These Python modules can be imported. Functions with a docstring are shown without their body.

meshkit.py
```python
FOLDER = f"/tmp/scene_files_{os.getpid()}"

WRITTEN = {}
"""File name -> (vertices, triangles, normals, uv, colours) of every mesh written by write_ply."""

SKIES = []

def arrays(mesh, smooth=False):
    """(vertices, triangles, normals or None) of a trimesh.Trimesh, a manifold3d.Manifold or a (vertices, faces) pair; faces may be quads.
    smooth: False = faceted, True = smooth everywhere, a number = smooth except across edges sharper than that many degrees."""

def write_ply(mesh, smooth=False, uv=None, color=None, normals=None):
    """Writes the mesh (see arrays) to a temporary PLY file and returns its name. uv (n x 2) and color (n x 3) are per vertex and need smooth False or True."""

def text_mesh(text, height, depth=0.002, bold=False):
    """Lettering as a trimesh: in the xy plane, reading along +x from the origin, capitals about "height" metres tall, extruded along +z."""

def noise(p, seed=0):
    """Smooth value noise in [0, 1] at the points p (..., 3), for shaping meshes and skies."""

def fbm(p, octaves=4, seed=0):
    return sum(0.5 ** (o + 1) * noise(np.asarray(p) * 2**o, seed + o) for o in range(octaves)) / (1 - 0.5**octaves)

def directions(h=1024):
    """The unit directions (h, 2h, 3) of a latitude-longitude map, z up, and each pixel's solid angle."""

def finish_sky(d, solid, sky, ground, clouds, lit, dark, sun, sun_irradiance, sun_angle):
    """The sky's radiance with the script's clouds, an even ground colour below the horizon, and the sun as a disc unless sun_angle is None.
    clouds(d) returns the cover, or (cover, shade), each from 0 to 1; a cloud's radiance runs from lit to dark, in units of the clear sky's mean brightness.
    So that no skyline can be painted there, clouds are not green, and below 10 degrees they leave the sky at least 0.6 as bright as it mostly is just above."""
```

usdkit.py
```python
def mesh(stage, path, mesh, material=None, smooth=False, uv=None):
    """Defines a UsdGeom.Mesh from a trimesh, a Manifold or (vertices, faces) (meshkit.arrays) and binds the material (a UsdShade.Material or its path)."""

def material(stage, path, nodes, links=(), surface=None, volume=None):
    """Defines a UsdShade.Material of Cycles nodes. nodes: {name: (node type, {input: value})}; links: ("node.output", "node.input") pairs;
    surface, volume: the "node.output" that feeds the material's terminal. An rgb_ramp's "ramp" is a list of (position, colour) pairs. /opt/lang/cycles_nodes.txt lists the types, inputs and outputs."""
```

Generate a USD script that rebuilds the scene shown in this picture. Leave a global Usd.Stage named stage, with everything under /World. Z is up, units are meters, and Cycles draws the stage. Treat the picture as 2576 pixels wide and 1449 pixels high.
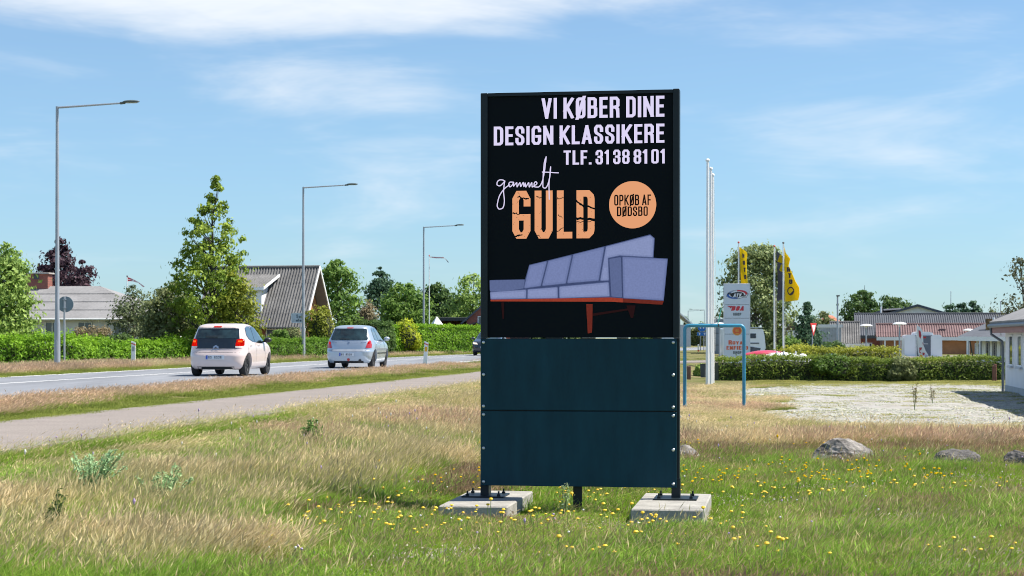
import math, random
import numpy as np
import trimesh, shapely, usdkit, meshkit
from shapely.geometry import Polygon, LineString, MultiPolygon, box as sbox, Point
from shapely.ops import unary_union
from shapely import affinity
import manifold3d as m3
from pxr import Usd, UsdGeom, UsdLux, UsdShade, Gf, Sdf, Vt

stage = Usd.Stage.CreateInMemory()
UsdGeom.SetStageUpAxis(stage, "Z")
UsdGeom.SetStageMetersPerUnit(stage, 1.0)
UsdGeom.Xform.Define(stage, "/World")
UsdGeom.Scope.Define(stage, "/World/Looks")

# ------------------------------------------------------------------ camera
CAMZ, FPX = 1.70, 4450.0            # eye height; focal length in units of a 2576-wide picture
cam = UsdGeom.Camera.Define(stage, "/World/camera")
cam.CreateHorizontalApertureAttr(36.0)
cam.CreateVerticalApertureAttr(20.25)
cam.CreateFocalLengthAttr(36.0 * FPX / 2576)
cam.CreateVerticalApertureOffsetAttr(125.5 / 2576 * 36.0)
cam.CreateFStopAttr(7.1)
cam.CreateFocusDistanceAttr(18.5)
cam.CreateClippingRangeAttr(Gf.Vec2f(0.1, 20000))
cam.AddTranslateOp().Set(Gf.Vec3d(0, 0, CAMZ))
cam.AddRotateXOp().Set(90.0)
EXPO = 0.9
cam.CreateExposureAttr(EXPO)

# ------------------------------------------------------------------ sun and sky
SUN_EL, SUN_AZ = math.radians(57), math.radians(85)     # azimuth from north (+y) towards east (+x)
sdir = np.array([math.sin(SUN_AZ) * math.cos(SUN_EL), math.cos(SUN_AZ) * math.cos(SUN_EL), math.sin(SUN_EL)])
sun = UsdLux.DistantLight.Define(stage, "/World/sun")
sun.CreateNormalizeAttr(True)
sun.CreateIntensityAttr(1.25)
sun.CreateAngleAttr(0.53)
sun.CreateColorAttr(Gf.Vec3f(1.0, 0.95, 0.87))
zx = sdir; xx = np.cross([0, 0, 1.0], zx); xx /= np.linalg.norm(xx); yx = np.cross(zx, xx)
sun.AddTransformOp().Set(Gf.Matrix4d(*xx, 0, *yx, 0, *zx, 0, 0, 0, 0, 1))

def cloud_bump(n, l, i, x0, z0, a, b, hgt):
    """an elongated soft cloud centred on the direction (x0, z0), a by b wide: adds to the cover"""
    n[f"mx{i}"] = ("math", {"math_type": "subtract", "value2": x0}); n[f"sx{i}"] = ("math", {"math_type": "divide", "value2": a})
    n[f"mz{i}"] = ("math", {"math_type": "subtract", "value2": z0}); n[f"sz{i}"] = ("math", {"math_type": "divide", "value2": b})
    n[f"px{i}"] = ("math", {"math_type": "multiply"}); n[f"pz{i}"] = ("math", {"math_type": "multiply"})
    n[f"ad{i}"] = ("math", {"math_type": "add"}); n[f"mr{i}"] = ("map_range", {"range_type": "smoothstep", "from_min": 1.0, "from_max": 0.0, "to_min": 0.0, "to_max": hgt, "clamp": True})
    l += [("xyz.x", f"mx{i}.value1"), (f"mx{i}.value", f"sx{i}.value1"), ("xyz.z", f"mz{i}.value1"), (f"mz{i}.value", f"sz{i}.value1"),
          (f"sx{i}.value", f"px{i}.value1"), (f"sx{i}.value", f"px{i}.value2"), (f"sz{i}.value", f"pz{i}.value1"), (f"sz{i}.value", f"pz{i}.value2"),
          (f"px{i}.value", f"ad{i}.value1"), (f"pz{i}.value", f"ad{i}.value2"), (f"ad{i}.value", f"mr{i}.value")]
    return f"mr{i}.result"

SKY_STRENGTH = 0.075
n = {"tc": ("texture_coordinate", {}), "xyz": ("separate_xyz", {}),
     "sky": ("sky_texture", {"sky_type": "single_scattering", "sun_disc": False, "sun_elevation": SUN_EL, "sun_rotation": SUN_AZ, "altitude": 20.0, "air_density": 1.0, "aerosol_density": 0.15, "ozone_density": 1.5}),
     "mp": ("mapping", {"scale": (3.2, 3.2, 15.0), "rotation": (0.0, 0.10, 0.0), "location": (3.1, 0.7, 0.4)}),
     "no": ("noise_texture", {"scale": 1.6, "detail": 7.0, "roughness": 0.56, "distortion": 0.55}),
     "mp2": ("mapping", {"scale": (9, 9, 40.0), "rotation": (0.0, 0.13, 0.0)}),
     "no2": ("noise_texture", {"scale": 2.2, "detail": 6.0, "roughness": 0.6, "distortion": 0.3}),
     "n2s": ("math", {"math_type": "multiply_add", "value2": 0.30, "value3": -0.15}),
     "s0": ("math", {"math_type": "add"}),
     "cov": ("map_range", {"range_type": "smoothstep", "from_min": 0.46, "from_max": 1.12, "to_min": 0.10, "to_max": 0.90, "clamp": True}),
     "zr": ("map_range", {"range_type": "smoothstep", "from_min": 0.0, "from_max": 0.16, "to_min": 0.0, "to_max": 1.0, "clamp": True}), "tz": ("mix", {"color1": (0.48, 0.72, 1.0), "color2": (0.60, 0.83, 1.0)}),
     "tint": ("mix", {"mix_type": "multiply", "fac": 1.0}),
     "mix": ("mix", {"color2": (7.0, 7.3, 7.6)}), "bg": ("background_shader", {"strength": SKY_STRENGTH})}
l = [("tc.generated", "xyz.vector"), ("tc.generated", "mp.vector"), ("mp.vector", "no.vector"), ("tc.generated", "mp2.vector"), ("mp2.vector", "no2.vector"),
     ("no2.fac", "n2s.value1"), ("no.fac", "s0.value1"), ("n2s.value", "s0.value2")]
last = "s0.value"
for i, b in enumerate([(-0.13, 0.205, 0.26, 0.050, 0.60), (-0.10, 0.140, 0.085, 0.022, 0.22), (0.24, 0.14, 0.15, 0.06, 0.05), (0.27, 0.17, 0.05, 0.014, 0.05), (-0.05, 0.108, 0.05, 0.006, 0.10), (-0.27, 0.105, 0.05, 0.012, 0.07), (0.2, 0.105, 0.10, 0.03, 0.14)]):
    out = cloud_bump(n, l, i, *b)
    n[f"t{i}"] = ("math", {"math_type": "add"}); l += [(last, f"t{i}.value1"), (out, f"t{i}.value2")]; last = f"t{i}.value"
l += [("xyz.z", "zr.value"), ("zr.result", "tz.fac"), ("tz.color", "tint.color2"), (last, "cov.value"), ("sky.color", "tint.color1"), ("tint.color", "mix.color1"), ("cov.result", "mix.fac"), ("mix.color", "bg.color")]
sky_m = usdkit.material(stage, "/World/Looks/sky", n, l, surface="bg.background")
dome = UsdLux.DomeLight.Define(stage, "/World/sky")
dome.GetPrim().SetCustomDataByKey("kind", "structure")
UsdShade.MaterialBindingAPI.Apply(dome.GetPrim()).Bind(sky_m)

# ------------------------------------------------------------------ materials
def lin(r, g, b):
    c = np.array([r, g, b]) / 255.0
    return tuple(np.where(c < 0.04045, c / 12.92, ((c + 0.055) / 1.055) ** 2.4))
_m = {}
def mat(name, col, rough=0.6, metal=0.0, var=0.12, scale=4.0, bump=0.0, bscale=60.0, coat=0.0, spec=0.5, var2=0.0, stretch=None):
    """a procedural material: colour varied by two noises, some relief"""
    if name in _m: return _m[name]
    c = np.array(col, float)
    n = {"g": ("geometry", {}), "no": ("noise_texture", {"scale": scale, "detail": 5.0, "roughness": 0.6}),
         "r": ("rgb_ramp", {"ramp": [(0.3, tuple(c * (1 - var))), (0.7, tuple(np.minimum(c * (1 + var), 0.95)))]}),
         "no2": ("noise_texture", {"scale": bscale, "detail": 3.0}),
         "r2": ("rgb_ramp", {"ramp": [(0.3, (1 - var2,) * 3), (0.7, (1.0,) * 3)]}),
         "mx": ("mix", {"mix_type": "multiply", "fac": 1.0}),
         "p": ("principled_bsdf", {"roughness": rough, "metallic": metal, "coat_weight": coat, "coat_roughness": 0.05, "specular_ior_level": spec})}
    l = [("no.fac", "r.fac"), ("no2.fac", "r2.fac"), ("r.color", "mx.color1"), ("r2.color", "mx.color2"), ("mx.color", "p.base_color")]
    if stretch:
        n["mp"] = ("mapping", {"scale": stretch}); l += [("g.position", "mp.vector"), ("mp.vector", "no.vector"), ("mp.vector", "no2.vector")]
    else:
        l += [("g.position", "no.vector"), ("g.position", "no2.vector")]
    if bump:
        n["b"] = ("bump", {"strength": 1.0, "distance": bump}); l += [("no2.fac", "b.height"), ("b.normal", "p.normal")]
    _m[name] = usdkit.material(stage, "/World/Looks/" + name, n, l, surface="p.BSDF")
    return _m[name]
def emit(name, srgb, strength=1.0, var=0.0, scale=60.0):
    if name in _m: return _m[name]
    c = np.array(lin(*srgb))
    n = {"g": ("geometry", {}), "no": ("noise_texture", {"scale": scale, "detail": 4.0}), "r": ("rgb_ramp", {"ramp": [(0.3, tuple(c * (1 - var))), (0.7, tuple(c * (1 + var)))]}),
         "e": ("emission", {"strength": strength * 2.0 ** -EXPO})}
    _m[name] = usdkit.material(stage, "/World/Looks/" + name, n, [("g.position", "no.vector"), ("no.fac", "r.fac"), ("r.color", "e.color")], surface="e.emission")
    return _m[name]
def tinted(name, trans=0.3, patch=0.0, pscale=0.6, gloss=0.0):
    """leaves and blades: the colour is the mesh's own (primvar tint), varied in broad patches"""
    n = {"a": ("attribute", {"attribute": "tint"}), "g": ("geometry", {}), "no": ("noise_texture", {"scale": pscale, "detail": 3.0}),
         "r": ("rgb_ramp", {"ramp": [(0.3, (1 - patch, 1 - patch * 0.7, 1 - patch)), (0.7, (1 + patch, 1 + patch * 0.9, 1 + patch * 0.4))]}),
         "m": ("mix", {"mix_type": "multiply", "fac": 1.0}), "d": ("principled_bsdf", {"roughness": 0.55, "specular_ior_level": gloss}), "t": ("translucent_bsdf", {}), "x": ("mix_closure", {"fac": trans})}
    return usdkit.material(stage, "/World/Looks/" + name, n, [("g.position", "no.vector"), ("no.fac", "r.fac"), ("a.color", "m.color1"), ("r.color", "m.color2"), ("m.color", "d.base_color"), ("m.color", "t.color"), ("d.BSDF", "x.closure1"), ("t.BSDF", "x.closure2")], surface="x.closure")
def sheer(name, col, trans=0.5):
    """thin cloth: some of the sunlight passes"""
    return usdkit.material(stage, "/World/Looks/" + name, {"d": ("diffuse_bsdf", {"color": col}), "t": ("translucent_bsdf", {"color": col}), "x": ("mix_closure", {"fac": trans})}, [("d.BSDF", "x.closure1"), ("t.BSDF", "x.closure2")], surface="x.closure")
LEAF = tinted("leaf", 0.38, 0.12, 0.35, 0.2)
GRASS = tinted("grass_blade", 0.34, 0.20, 0.9, 0.04)

# ------------------------------------------------------------------ scene graph helpers
_names = {}
def numbered(parent, name):
    k = _names.get((parent, name), 0); _names[(parent, name)] = k + 1
    return f"{parent}/{name}" + (f"_{k:03d}" if k else "")
def meta(p, label=None, cat=None, group=None, kind=None):
    for k, v in (("label", label), ("category", cat), ("group", group), ("kind", kind)):
        if v: p.SetCustomDataByKey(k, v)
    return p
class Thing:
    """an Xform at the thing's base; add() makes its parts, add(parent=...) a part's sub-parts"""
    def __init__(s, name, label, cat, loc=(0, 0, 0), rotz=0.0, group=None, kind=None):
        s.path = numbered("/World", name)
        x = UsdGeom.Xform.Define(stage, s.path); x.AddTranslateOp().Set(Gf.Vec3d(*map(float, loc))); x.AddRotateZOp().Set(float(rotz))
        meta(x.GetPrim(), label, cat, group, kind)
    def add(s, name, mesh, m, parent=None, smooth=False, label=None, kind=None, tint=None):
        p = numbered(parent or s.path, name)
        o = usdkit.mesh(stage, p, mesh, m, smooth)
        if tint is not None: set_tint(o, tint)
        meta(o.GetPrim(), label, None, None, kind)
        return p
def set_tint(o, tint):
    UsdGeom.PrimvarsAPI(o).CreatePrimvar("tint", Sdf.ValueTypeNames.Color3fArray, "vertex").Set(Vt.Vec3fArray.FromNumpy(np.asarray(tint, np.float32)))
def single(name, mesh, m, label=None, cat=None, group=None, kind=None, smooth=False, tint=None):
    o = usdkit.mesh(stage, numbered("/World", name), mesh, m, smooth)
    if tint is not None: set_tint(o, tint)
    meta(o.GetPrim(), label, cat, group, kind)
    return o
def copy_of(src, name, label, cat, loc, rotz=0.0, group=None, scale=None):
    x = UsdGeom.Xform.Define(stage, numbered("/World", name)); p = x.GetPrim()
    p.GetReferences().AddInternalReference(src); x.ClearXformOpOrder()
    x.AddTranslateOp(opSuffix="at").Set(Gf.Vec3d(*map(float, loc))); x.AddRotateZOp(opSuffix="at").Set(float(rotz))
    if scale: x.AddScaleOp(opSuffix="at").Set(Gf.Vec3f(*scale))
    p.SetInstanceable(True); meta(p, label, cat, group)
    return p

# ------------------------------------------------------------------ mesh helpers
def cat(*ms): return trimesh.util.concatenate([m for m in ms if m is not None])
def bx(x0, y0, z0, x1, y1, z1):
    m = trimesh.creation.box([abs(x1 - x0), abs(y1 - y0), abs(z1 - z0)]); m.apply_translation([(x0 + x1) / 2, (y0 + y1) / 2, (z0 + z1) / 2]); return m
def bevel_box(x0, y0, z0, x1, y1, z1, r=0.02):
    """a box with chamfered edges"""
    pts = []
    for sx in (0, 1):
        for sy in (0, 1):
            for sz in (0, 1):
                c = np.array([x1 if sx else x0, y1 if sy else y0, z1 if sz else z0], float); d = np.array([-1 if sx else 1, -1 if sy else 1, -1 if sz else 1]) * r
                for k in range(3):
                    q = c + d; q[k] = c[k]; pts.append(q)
    return trimesh.convex.convex_hull(np.array(pts))
def tube(pts, r, n=8, caps=True):
    p = np.asarray(pts, float); r = np.broadcast_to(r, (len(p),)).astype(float)
    t = np.gradient(p, axis=0); t /= np.linalg.norm(t, axis=1, keepdims=True) + 1e-12
    refs = np.array([[0, 0, 1.0], [1.0, 0, 0], [0, 1.0, 0], [.58, .58, .58]]); ref = refs[np.abs(t @ refs.T).max(0).argmin()]
    a = np.cross(t, ref); a /= np.linalg.norm(a, axis=1, keepdims=True) + 1e-12; b = np.cross(t, a)
    th = np.arange(n) * 2 * np.pi / n
    v = (p[:, None] + r[:, None, None] * (np.cos(th)[None, :, None] * a[:, None] + np.sin(th)[None, :, None] * b[:, None])).reshape(-1, 3)
    i, j = np.meshgrid(np.arange(len(p) - 1), np.arange(n), indexing="ij")
    q = np.stack([i * n + j, (i + 1) * n + j, (i + 1) * n + (j + 1) % n, i * n + (j + 1) % n], -1).reshape(-1, 4)
    f = np.vstack([q[:, [0, 1, 2]], q[:, [0, 2, 3]]])
    if caps:
        L = len(v); v = np.vstack([v, p[0], p[-1]]); k = np.arange(n); o = (len(p) - 1) * n
        f = np.vstack([f, np.stack([np.full(n, L), k, (k + 1) % n], 1), np.stack([np.full(n, L + 1), o + (k + 1) % n, o + k], 1)])
    return trimesh.Trimesh(v, f, process=False)
def lathe(prof, n=24):
    return trimesh.creation.revolve(np.array(prof, float), sections=n)
def extr(shape, depth):
    gs = [g for g in getattr(shape, "geoms", [shape]) if g.area > 1e-9]
    return cat(*[trimesh.creation.extrude_polygon(g, depth, engine="earcut") for g in gs])
def upright(m, y=0.0):
    """from the xy plane (extruded along +z) to the xz plane, its face towards -y, its back at y"""
    m = m.copy(); m.apply_transform(np.array([[1, 0, 0, 0], [0, 0, -1, y], [0, 1, 0, 0], [0, 0, 0, 1.0]])); return m
def slab(p0, p1, p2, p3, th):
    """a plate with the outer face p0 p1 p2 p3 (anticlockwise seen from outside), th thick"""
    p = np.array([p0, p1, p2, p3], float); nrm = np.cross(p[1] - p[0], p[3] - p[0]); nrm /= np.linalg.norm(nrm)
    v = np.vstack([p, p - nrm * th])
    f = [[0, 1, 2], [0, 2, 3], [6, 5, 4], [7, 6, 4], [1, 0, 4], [1, 4, 5], [2, 1, 5], [2, 5, 6], [3, 2, 6], [3, 6, 7], [0, 3, 7], [0, 7, 4]]
    return trimesh.Trimesh(v, f, process=False)
def corrugated(p0, p1, p2, p3, pitch=0.177, amp=0.034, th=0.012, per=6):
    """a corrugated sheet: p0-p1 the lower edge, p3-p2 the upper one; the waves run up the slope"""
    p0, p1, p2, p3 = (np.array(p, float) for p in (p0, p1, p2, p3))
    nrm = np.cross(p1 - p0, p3 - p0); nrm /= np.linalg.norm(nrm); W = np.linalg.norm(p1 - p0); k = max(8, int(W / pitch * per))
    s = np.linspace(0, 1, k + 1); h = (amp * np.sin(s * W / pitch * 2 * np.pi))[:, None] * nrm
    lo, hi = p0 + s[:, None] * (p1 - p0) + h, p3 + s[:, None] * (p2 - p3) + h
    v = np.vstack([lo, hi, lo - nrm * th, hi - nrm * th]); K = k + 1; i = np.arange(k)
    q = np.vstack([np.stack([i, i + 1, K + i + 1, K + i], 1), np.stack([2 * K + i + 1, 2 * K + i, 3 * K + i, 3 * K + i + 1], 1), np.stack([i + 1, i, 2 * K + i, 2 * K + i + 1], 1), np.stack([K + i, K + i + 1, 3 * K + i + 1, 3 * K + i], 1)])
    return trimesh.Trimesh(v, np.vstack([q[:, [0, 1, 2]], q[:, [0, 2, 3]]]), process=False)
def patch(shape, mapper, cell=0.1):
    """a flat shape cut into cells and laid onto a curved surface by mapper(a, b) -> points"""
    V, F = [], []; x0, y0, x1, y1 = shape.bounds
    for i in range(int((x1 - x0) / cell) + 1):
        for j in range(int((y1 - y0) / cell) + 1):
            g = shape.intersection(sbox(x0 + i * cell, y0 + j * cell, x0 + (i + 1) * cell, y0 + (j + 1) * cell))
            for h in getattr(g, "geoms", [g]):
                if h.geom_type == "Polygon" and h.area > 1e-8:
                    v, f = trimesh.creation.triangulate_polygon(h, engine="earcut")
                    F.append(np.asarray(f) + sum(map(len, V))); V.append(np.asarray(v))
    v = np.vstack(V); return trimesh.Trimesh(mapper(v[:, 0], v[:, 1]), np.vstack(F), process=False)
def wx(px, y): return (px - 1288.0) / FPX * y
def wz(py, y): return CAMZ - (py - 850.0) / FPX * y

# ------------------------------------------------------------------ lettering: condensed capitals from strokes
_o = [(0, .13), (0, .87), (.06, .95), (.25, 1), (.75, 1), (.94, .95), (1, .87), (1, .13), (.94, .05), (.75, 0), (.25, 0), (.06, .05), (0, .13)]
GL = {"V": (.95, [[(0, 1), (.5, 0), (1, 1)]]), "I": (0, [[(0, 0), (0, 1)]]), "K": (1, [[(0, 0), (0, 1)], [(1, 1), (0, .36)], [(.3, .56), (1, 0)]]),
      "O": (.9, [_o]), "Ø": (.9, [_o, [(-.05, -.12), (1.05, 1.12)]]), "B": (.9, [[(0, 0), (0, 1), (.72, 1), (.95, .93), (.95, .62), (.75, .53), (0, .53)], [(.75, .53), (1, .45), (1, .08), (.75, 0), (0, 0)]]),
      "E": (.72, [[(1, 1), (0, 1), (0, 0), (1, 0)], [(0, .52), (.88, .52)]]), "R": (.9, [[(0, 0), (0, 1), (.75, 1), (1, .9), (1, .6), (.75, .5), (0, .5)], [(.6, .5), (.95, .4), (1, 0)]]),
      "D": (.9, [[(0, 0), (0, 1), (.7, 1), (.95, .93), (1, .85), (1, .15), (.95, .07), (.7, 0), (0, 0)]]), "N": (1, [[(0, 0), (0, 1)], [(0, 1), (1, 0)], [(1, 0), (1, 1)]]),
      "S": (.85, [[(1, .72), (1, .88), (.75, 1), (.25, 1), (0, .88), (0, .68), (.15, .58), (.85, .42), (1, .32), (1, .12), (.75, 0), (.25, 0), (0, .12), (0, .28)]]),
      "G": (.92, [[(1, .78), (1, .87), (.75, 1), (.25, 1), (0, .87), (0, .13), (.25, 0), (.75, 0), (1, .13), (1, .44), (.58, .44)]]), "L": (.68, [[(0, 1), (0, 0), (1, 0)]]),
      "A": (1, [[(0, 0), (.5, 1), (1, 0)], [(.2, .25), (.8, .25)]]), "T": (.85, [[(0, 1), (1, 1)], [(.5, 1), (.5, 0)]]), "F": (.7, [[(0, 0), (0, 1), (1, 1)], [(0, .5), (.85, .5)]]),
      "P": (.88, [[(0, 0), (0, 1), (.75, 1), (1, .9), (1, .55), (.75, .45), (0, .45)]]), "U": (.9, [[(0, 1), (0, .13), (.25, 0), (.75, 0), (1, .13), (1, 1)]]), "H": (.95, [[(0, 0), (0, 1)], [(1, 0), (1, 1)], [(0, .5), (1, .5)]]),
      "Y": (.95, [[(0, 1), (.5, .45), (1, 1)], [(.5, .45), (.5, 0)]]), "M": (1.3, [[(0, 0), (0, 1)], [(0, 1), (.5, 0)], [(.5, 0), (1, 1)], [(1, 1), (1, 0)]]), "C": (.9, [[(1, .7), (1, .87), (.75, 1), (.25, 1), (0, .87), (0, .13), (.25, 0), (.75, 0), (1, .13), (1, .3)]]),
      "1": (.3, [[(0, .85), (1, 1), (1, 0)]]), "3": (.85, [[(0, .75), (0, .88), (.25, 1), (.75, 1), (1, .88), (1, .63), (.7, .52), (.4, .52)], [(.7, .52), (1, .4), (1, .12), (.75, 0), (.25, 0), (0, .12), (0, .28)]]),
      "8": (.85, [[(.25, .52), (0, .65), (0, .88), (.25, 1), (.75, 1), (1, .88), (1, .65), (.75, .52), (.25, .52), (0, .4), (0, .12), (.25, 0), (.75, 0), (1, .12), (1, .4), (.75, .52)]]), "0": (.85, [_o]), ".": (0, [[(0, 0), (0, 0.01)]])}
def text_shape(text, width, height, t=0.142, w=0.305, gap=0.09, space=0.19, slant=0.0, round_=False):
    """a line of capitals as a flat shape, its lower left corner at the origin, fitted into width x height"""
    x, out = 0.0, []
    for ch in text:
        if ch == " ": x += space; continue
        gw, strokes = GL[ch]; gw *= w
        for s in strokes:
            ls = LineString([(x + t / 2 + a * gw, t / 2 + b * (1 - t)) for a, b in s])
            out.append(ls.buffer(t / 2, cap_style="square", join_style="round" if round_ else "mitre", quad_segs=4).intersection(sbox(x - .03, -.07 if ch == "Ø" else 0, x + gw + t + .03, 1.07 if ch == "Ø" else 1)))
        x += gw + t + gap
    g = unary_union(out); x0, _, x1, _ = g.bounds
    g = affinity.affine_transform(g, [1, slant, 0, 1, 0, 0]); x0, _, x1, _ = g.bounds
    return affinity.affine_transform(g, [width / (x1 - x0), 0, 0, height, -x0 * width / (x1 - x0), 0])

# ------------------------------------------------------------------ lie of the land
def bend(y): return np.where(y > 72, 0.001 * (np.minimum(y, 150) - 72) ** 2 + np.maximum(y - 150, 0) * 0.156, 0.0)
def road_near(y): y = np.asarray(y, float); return -8.7 + 0.141 * (y - 31.4) + bend(y)
ROAD_W = 7.05
def road_far(y): return road_near(y) - ROAD_W
def path_near(y): y = np.asarray(y, float); return -5.3 + 0.165 * (y - 18.2) + np.where(y > 70, 0.012 * (np.minimum(y, 95) - 70) ** 2 + np.maximum(y - 95, 0) * 0.6, 0.0)
def path_far(y): return path_near(y) - 3.0
def sstep(a, b, x): t = np.clip((x - a) / (b - a), 0, 1); return t * t * (3 - 2 * t)
ROADZ, PATHZ = 0.62, 0.50
def ground(x, y):
    x, y = np.asarray(x, float), np.asarray(y, float)
    u = x - path_near(y)
    p3 = np.stack([x * 0.35, y * 0.35, x * 0], -1)
    bumps = (meshkit.fbm(p3, 3, 5) - 0.5) * 0.16
    right = PATHZ * (1 - np.clip(u / 4.4, 0, 1)) ** 1.7 + bumps * sstep(0.3, 2.0, u) - 0.62 * sstep(74, 98, y) * sstep(5.0, 12.0, u)
    right = right - 0.085 * np.exp(-(((x - 0.7) / 2.2) ** 2 + ((y - 17.2) / 2.5) ** 2))
    v = (x - path_far(y)) / np.minimum(road_near(y) - path_far(y), -0.5)
    left = np.where(v < 0, PATHZ, PATHZ + (ROADZ - PATHZ) * sstep(0.1, 0.8, v))
    z = np.where(u > 0, right, left)
    near_road = sstep(-2.5, -0.4, -(np.abs(x - (road_near(y) - ROAD_W / 2)) - ROAD_W / 2))
    return np.where(y > 88, z * (1 - near_road) + ROADZ * near_road, z)
def gz(x, y): return float(ground(np.array([x]), np.array([y]))[0])

gx = np.unique(np.concatenate([np.arange(-24, 24.1, 0.45), np.linspace(24, 90, 40), np.linspace(-90, -24, 40), [-3000, -1200, -500, -220, -140, 140, 220, 500, 1200, 3000]]))
gy = np.unique(np.concatenate([np.arange(6, 80, 0.5), np.linspace(80, 240, 90), [-1500, -400, -100, -30, -10, 0, 3, 300, 400, 600, 900, 1500, 3000, 5000]]))
X, Y = np.meshgrid(gx, gy, indexing="ij")
Z = ground(X, Y); na, nb = X.shape
i, j = np.meshgrid(np.arange(na - 1), np.arange(nb - 1), indexing="ij"); q = np.stack([i * nb + j, (i + 1) * nb + j, (i + 1) * nb + j + 1, i * nb + j + 1], -1).reshape(-1, 4)
_n = {"g": ("geometry", {}), "n1": ("noise_texture", {"scale": 0.55, "detail": 6.0, "roughness": 0.65}), "n2": ("noise_texture", {"scale": 14.0, "detail": 4.0}),
      "r1": ("rgb_ramp", {"ramp": [(0.32, (0.10, 0.125, 0.032)), (0.5, (0.155, 0.15, 0.055)), (0.66, (0.24, 0.19, 0.10))]}), "r2": ("rgb_ramp", {"ramp": [(0.3, (0.6, 0.6, 0.6)), (0.7, (1.15, 1.15, 1.15))]}),
      "m": ("mix", {"mix_type": "multiply", "fac": 1.0}), "b": ("bump", {"distance": 0.05}), "p": ("principled_bsdf", {"roughness": 0.9, "specular_ior_level": 0.1})}
M_GROUND = usdkit.material(stage, "/World/Looks/meadow_soil", _n, [("g.position", "n1.vector"), ("g.position", "n2.vector"), ("n1.fac", "r1.fac"), ("n2.fac", "r2.fac"), ("r1.color", "m.color1"), ("r2.color", "m.color2"), ("m.color", "p.base_color"), ("n2.fac", "b.height"), ("b.normal", "p.normal")], surface="p.BSDF")
single("ground", trimesh.Trimesh(np.stack([X, Y, Z], -1).reshape(-1, 3), np.vstack([q[:, [0, 1, 2]], q[:, [0, 2, 3]]]), process=False), M_GROUND, kind="structure", smooth=True)

def strip(fa, fb, ys, z, th=0.25, k=2):
    """a sheet along the road between the edge curves fa and fb, k columns across"""
    t = np.linspace(0, 1, k + 1)
    x = fa(ys)[:, None] * (1 - t) + fb(ys)[:, None] * t; n = len(ys)
    v = np.stack([x, np.repeat(ys[:, None], k + 1, 1), np.full_like(x, z)], -1).reshape(-1, 3); K = k + 1
    a, b = np.meshgrid(np.arange(n - 1), np.arange(k), indexing="ij"); q = np.stack([a * K + b, a * K + b + 1, (a + 1) * K + b + 1, (a + 1) * K + b], -1).reshape(-1, 4)
    f = [q[:, [0, 1, 2]], q[:, [0, 2, 3]]]
    if th:
        w = v.copy(); w[:, 2] -= th; L = len(v); v = np.vstack([v, w]); a = np.arange(n - 1)
        for e, s in ((0, 1), (k, -1)):
            p, r = a * K + e, (a + 1) * K + e
            qq = np.stack([p, r, r + L, p + L] if s > 0 else [r, p, p + L, r + L], 1); f += [qq[:, [0, 1, 2]], qq[:, [0, 2, 3]]]
    return trimesh.Trimesh(v, np.vstack(f), process=False)
ASPHALT = mat("worn_asphalt", (0.215, 0.225, 0.245), 0.85, var=0.20, scale=1.0, bump=0.004, bscale=90, var2=0.25, spec=0.3, stretch=(1.1, .12, 1))
PATHM = mat("chipped_path", (0.28, 0.245, 0.22), 0.9, var=0.10, scale=1.3, bump=0.01, bscale=38, var2=0.42, spec=0.2)
WHITE_LINE = mat("road_paint", (0.72, 0.72, 0.70), 0.6, var=0.12, scale=6, var2=0.15, bscale=50)
ys = np.concatenate([np.arange(-60, 180, 2.0), np.arange(180, 420, 8.0)])
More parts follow.
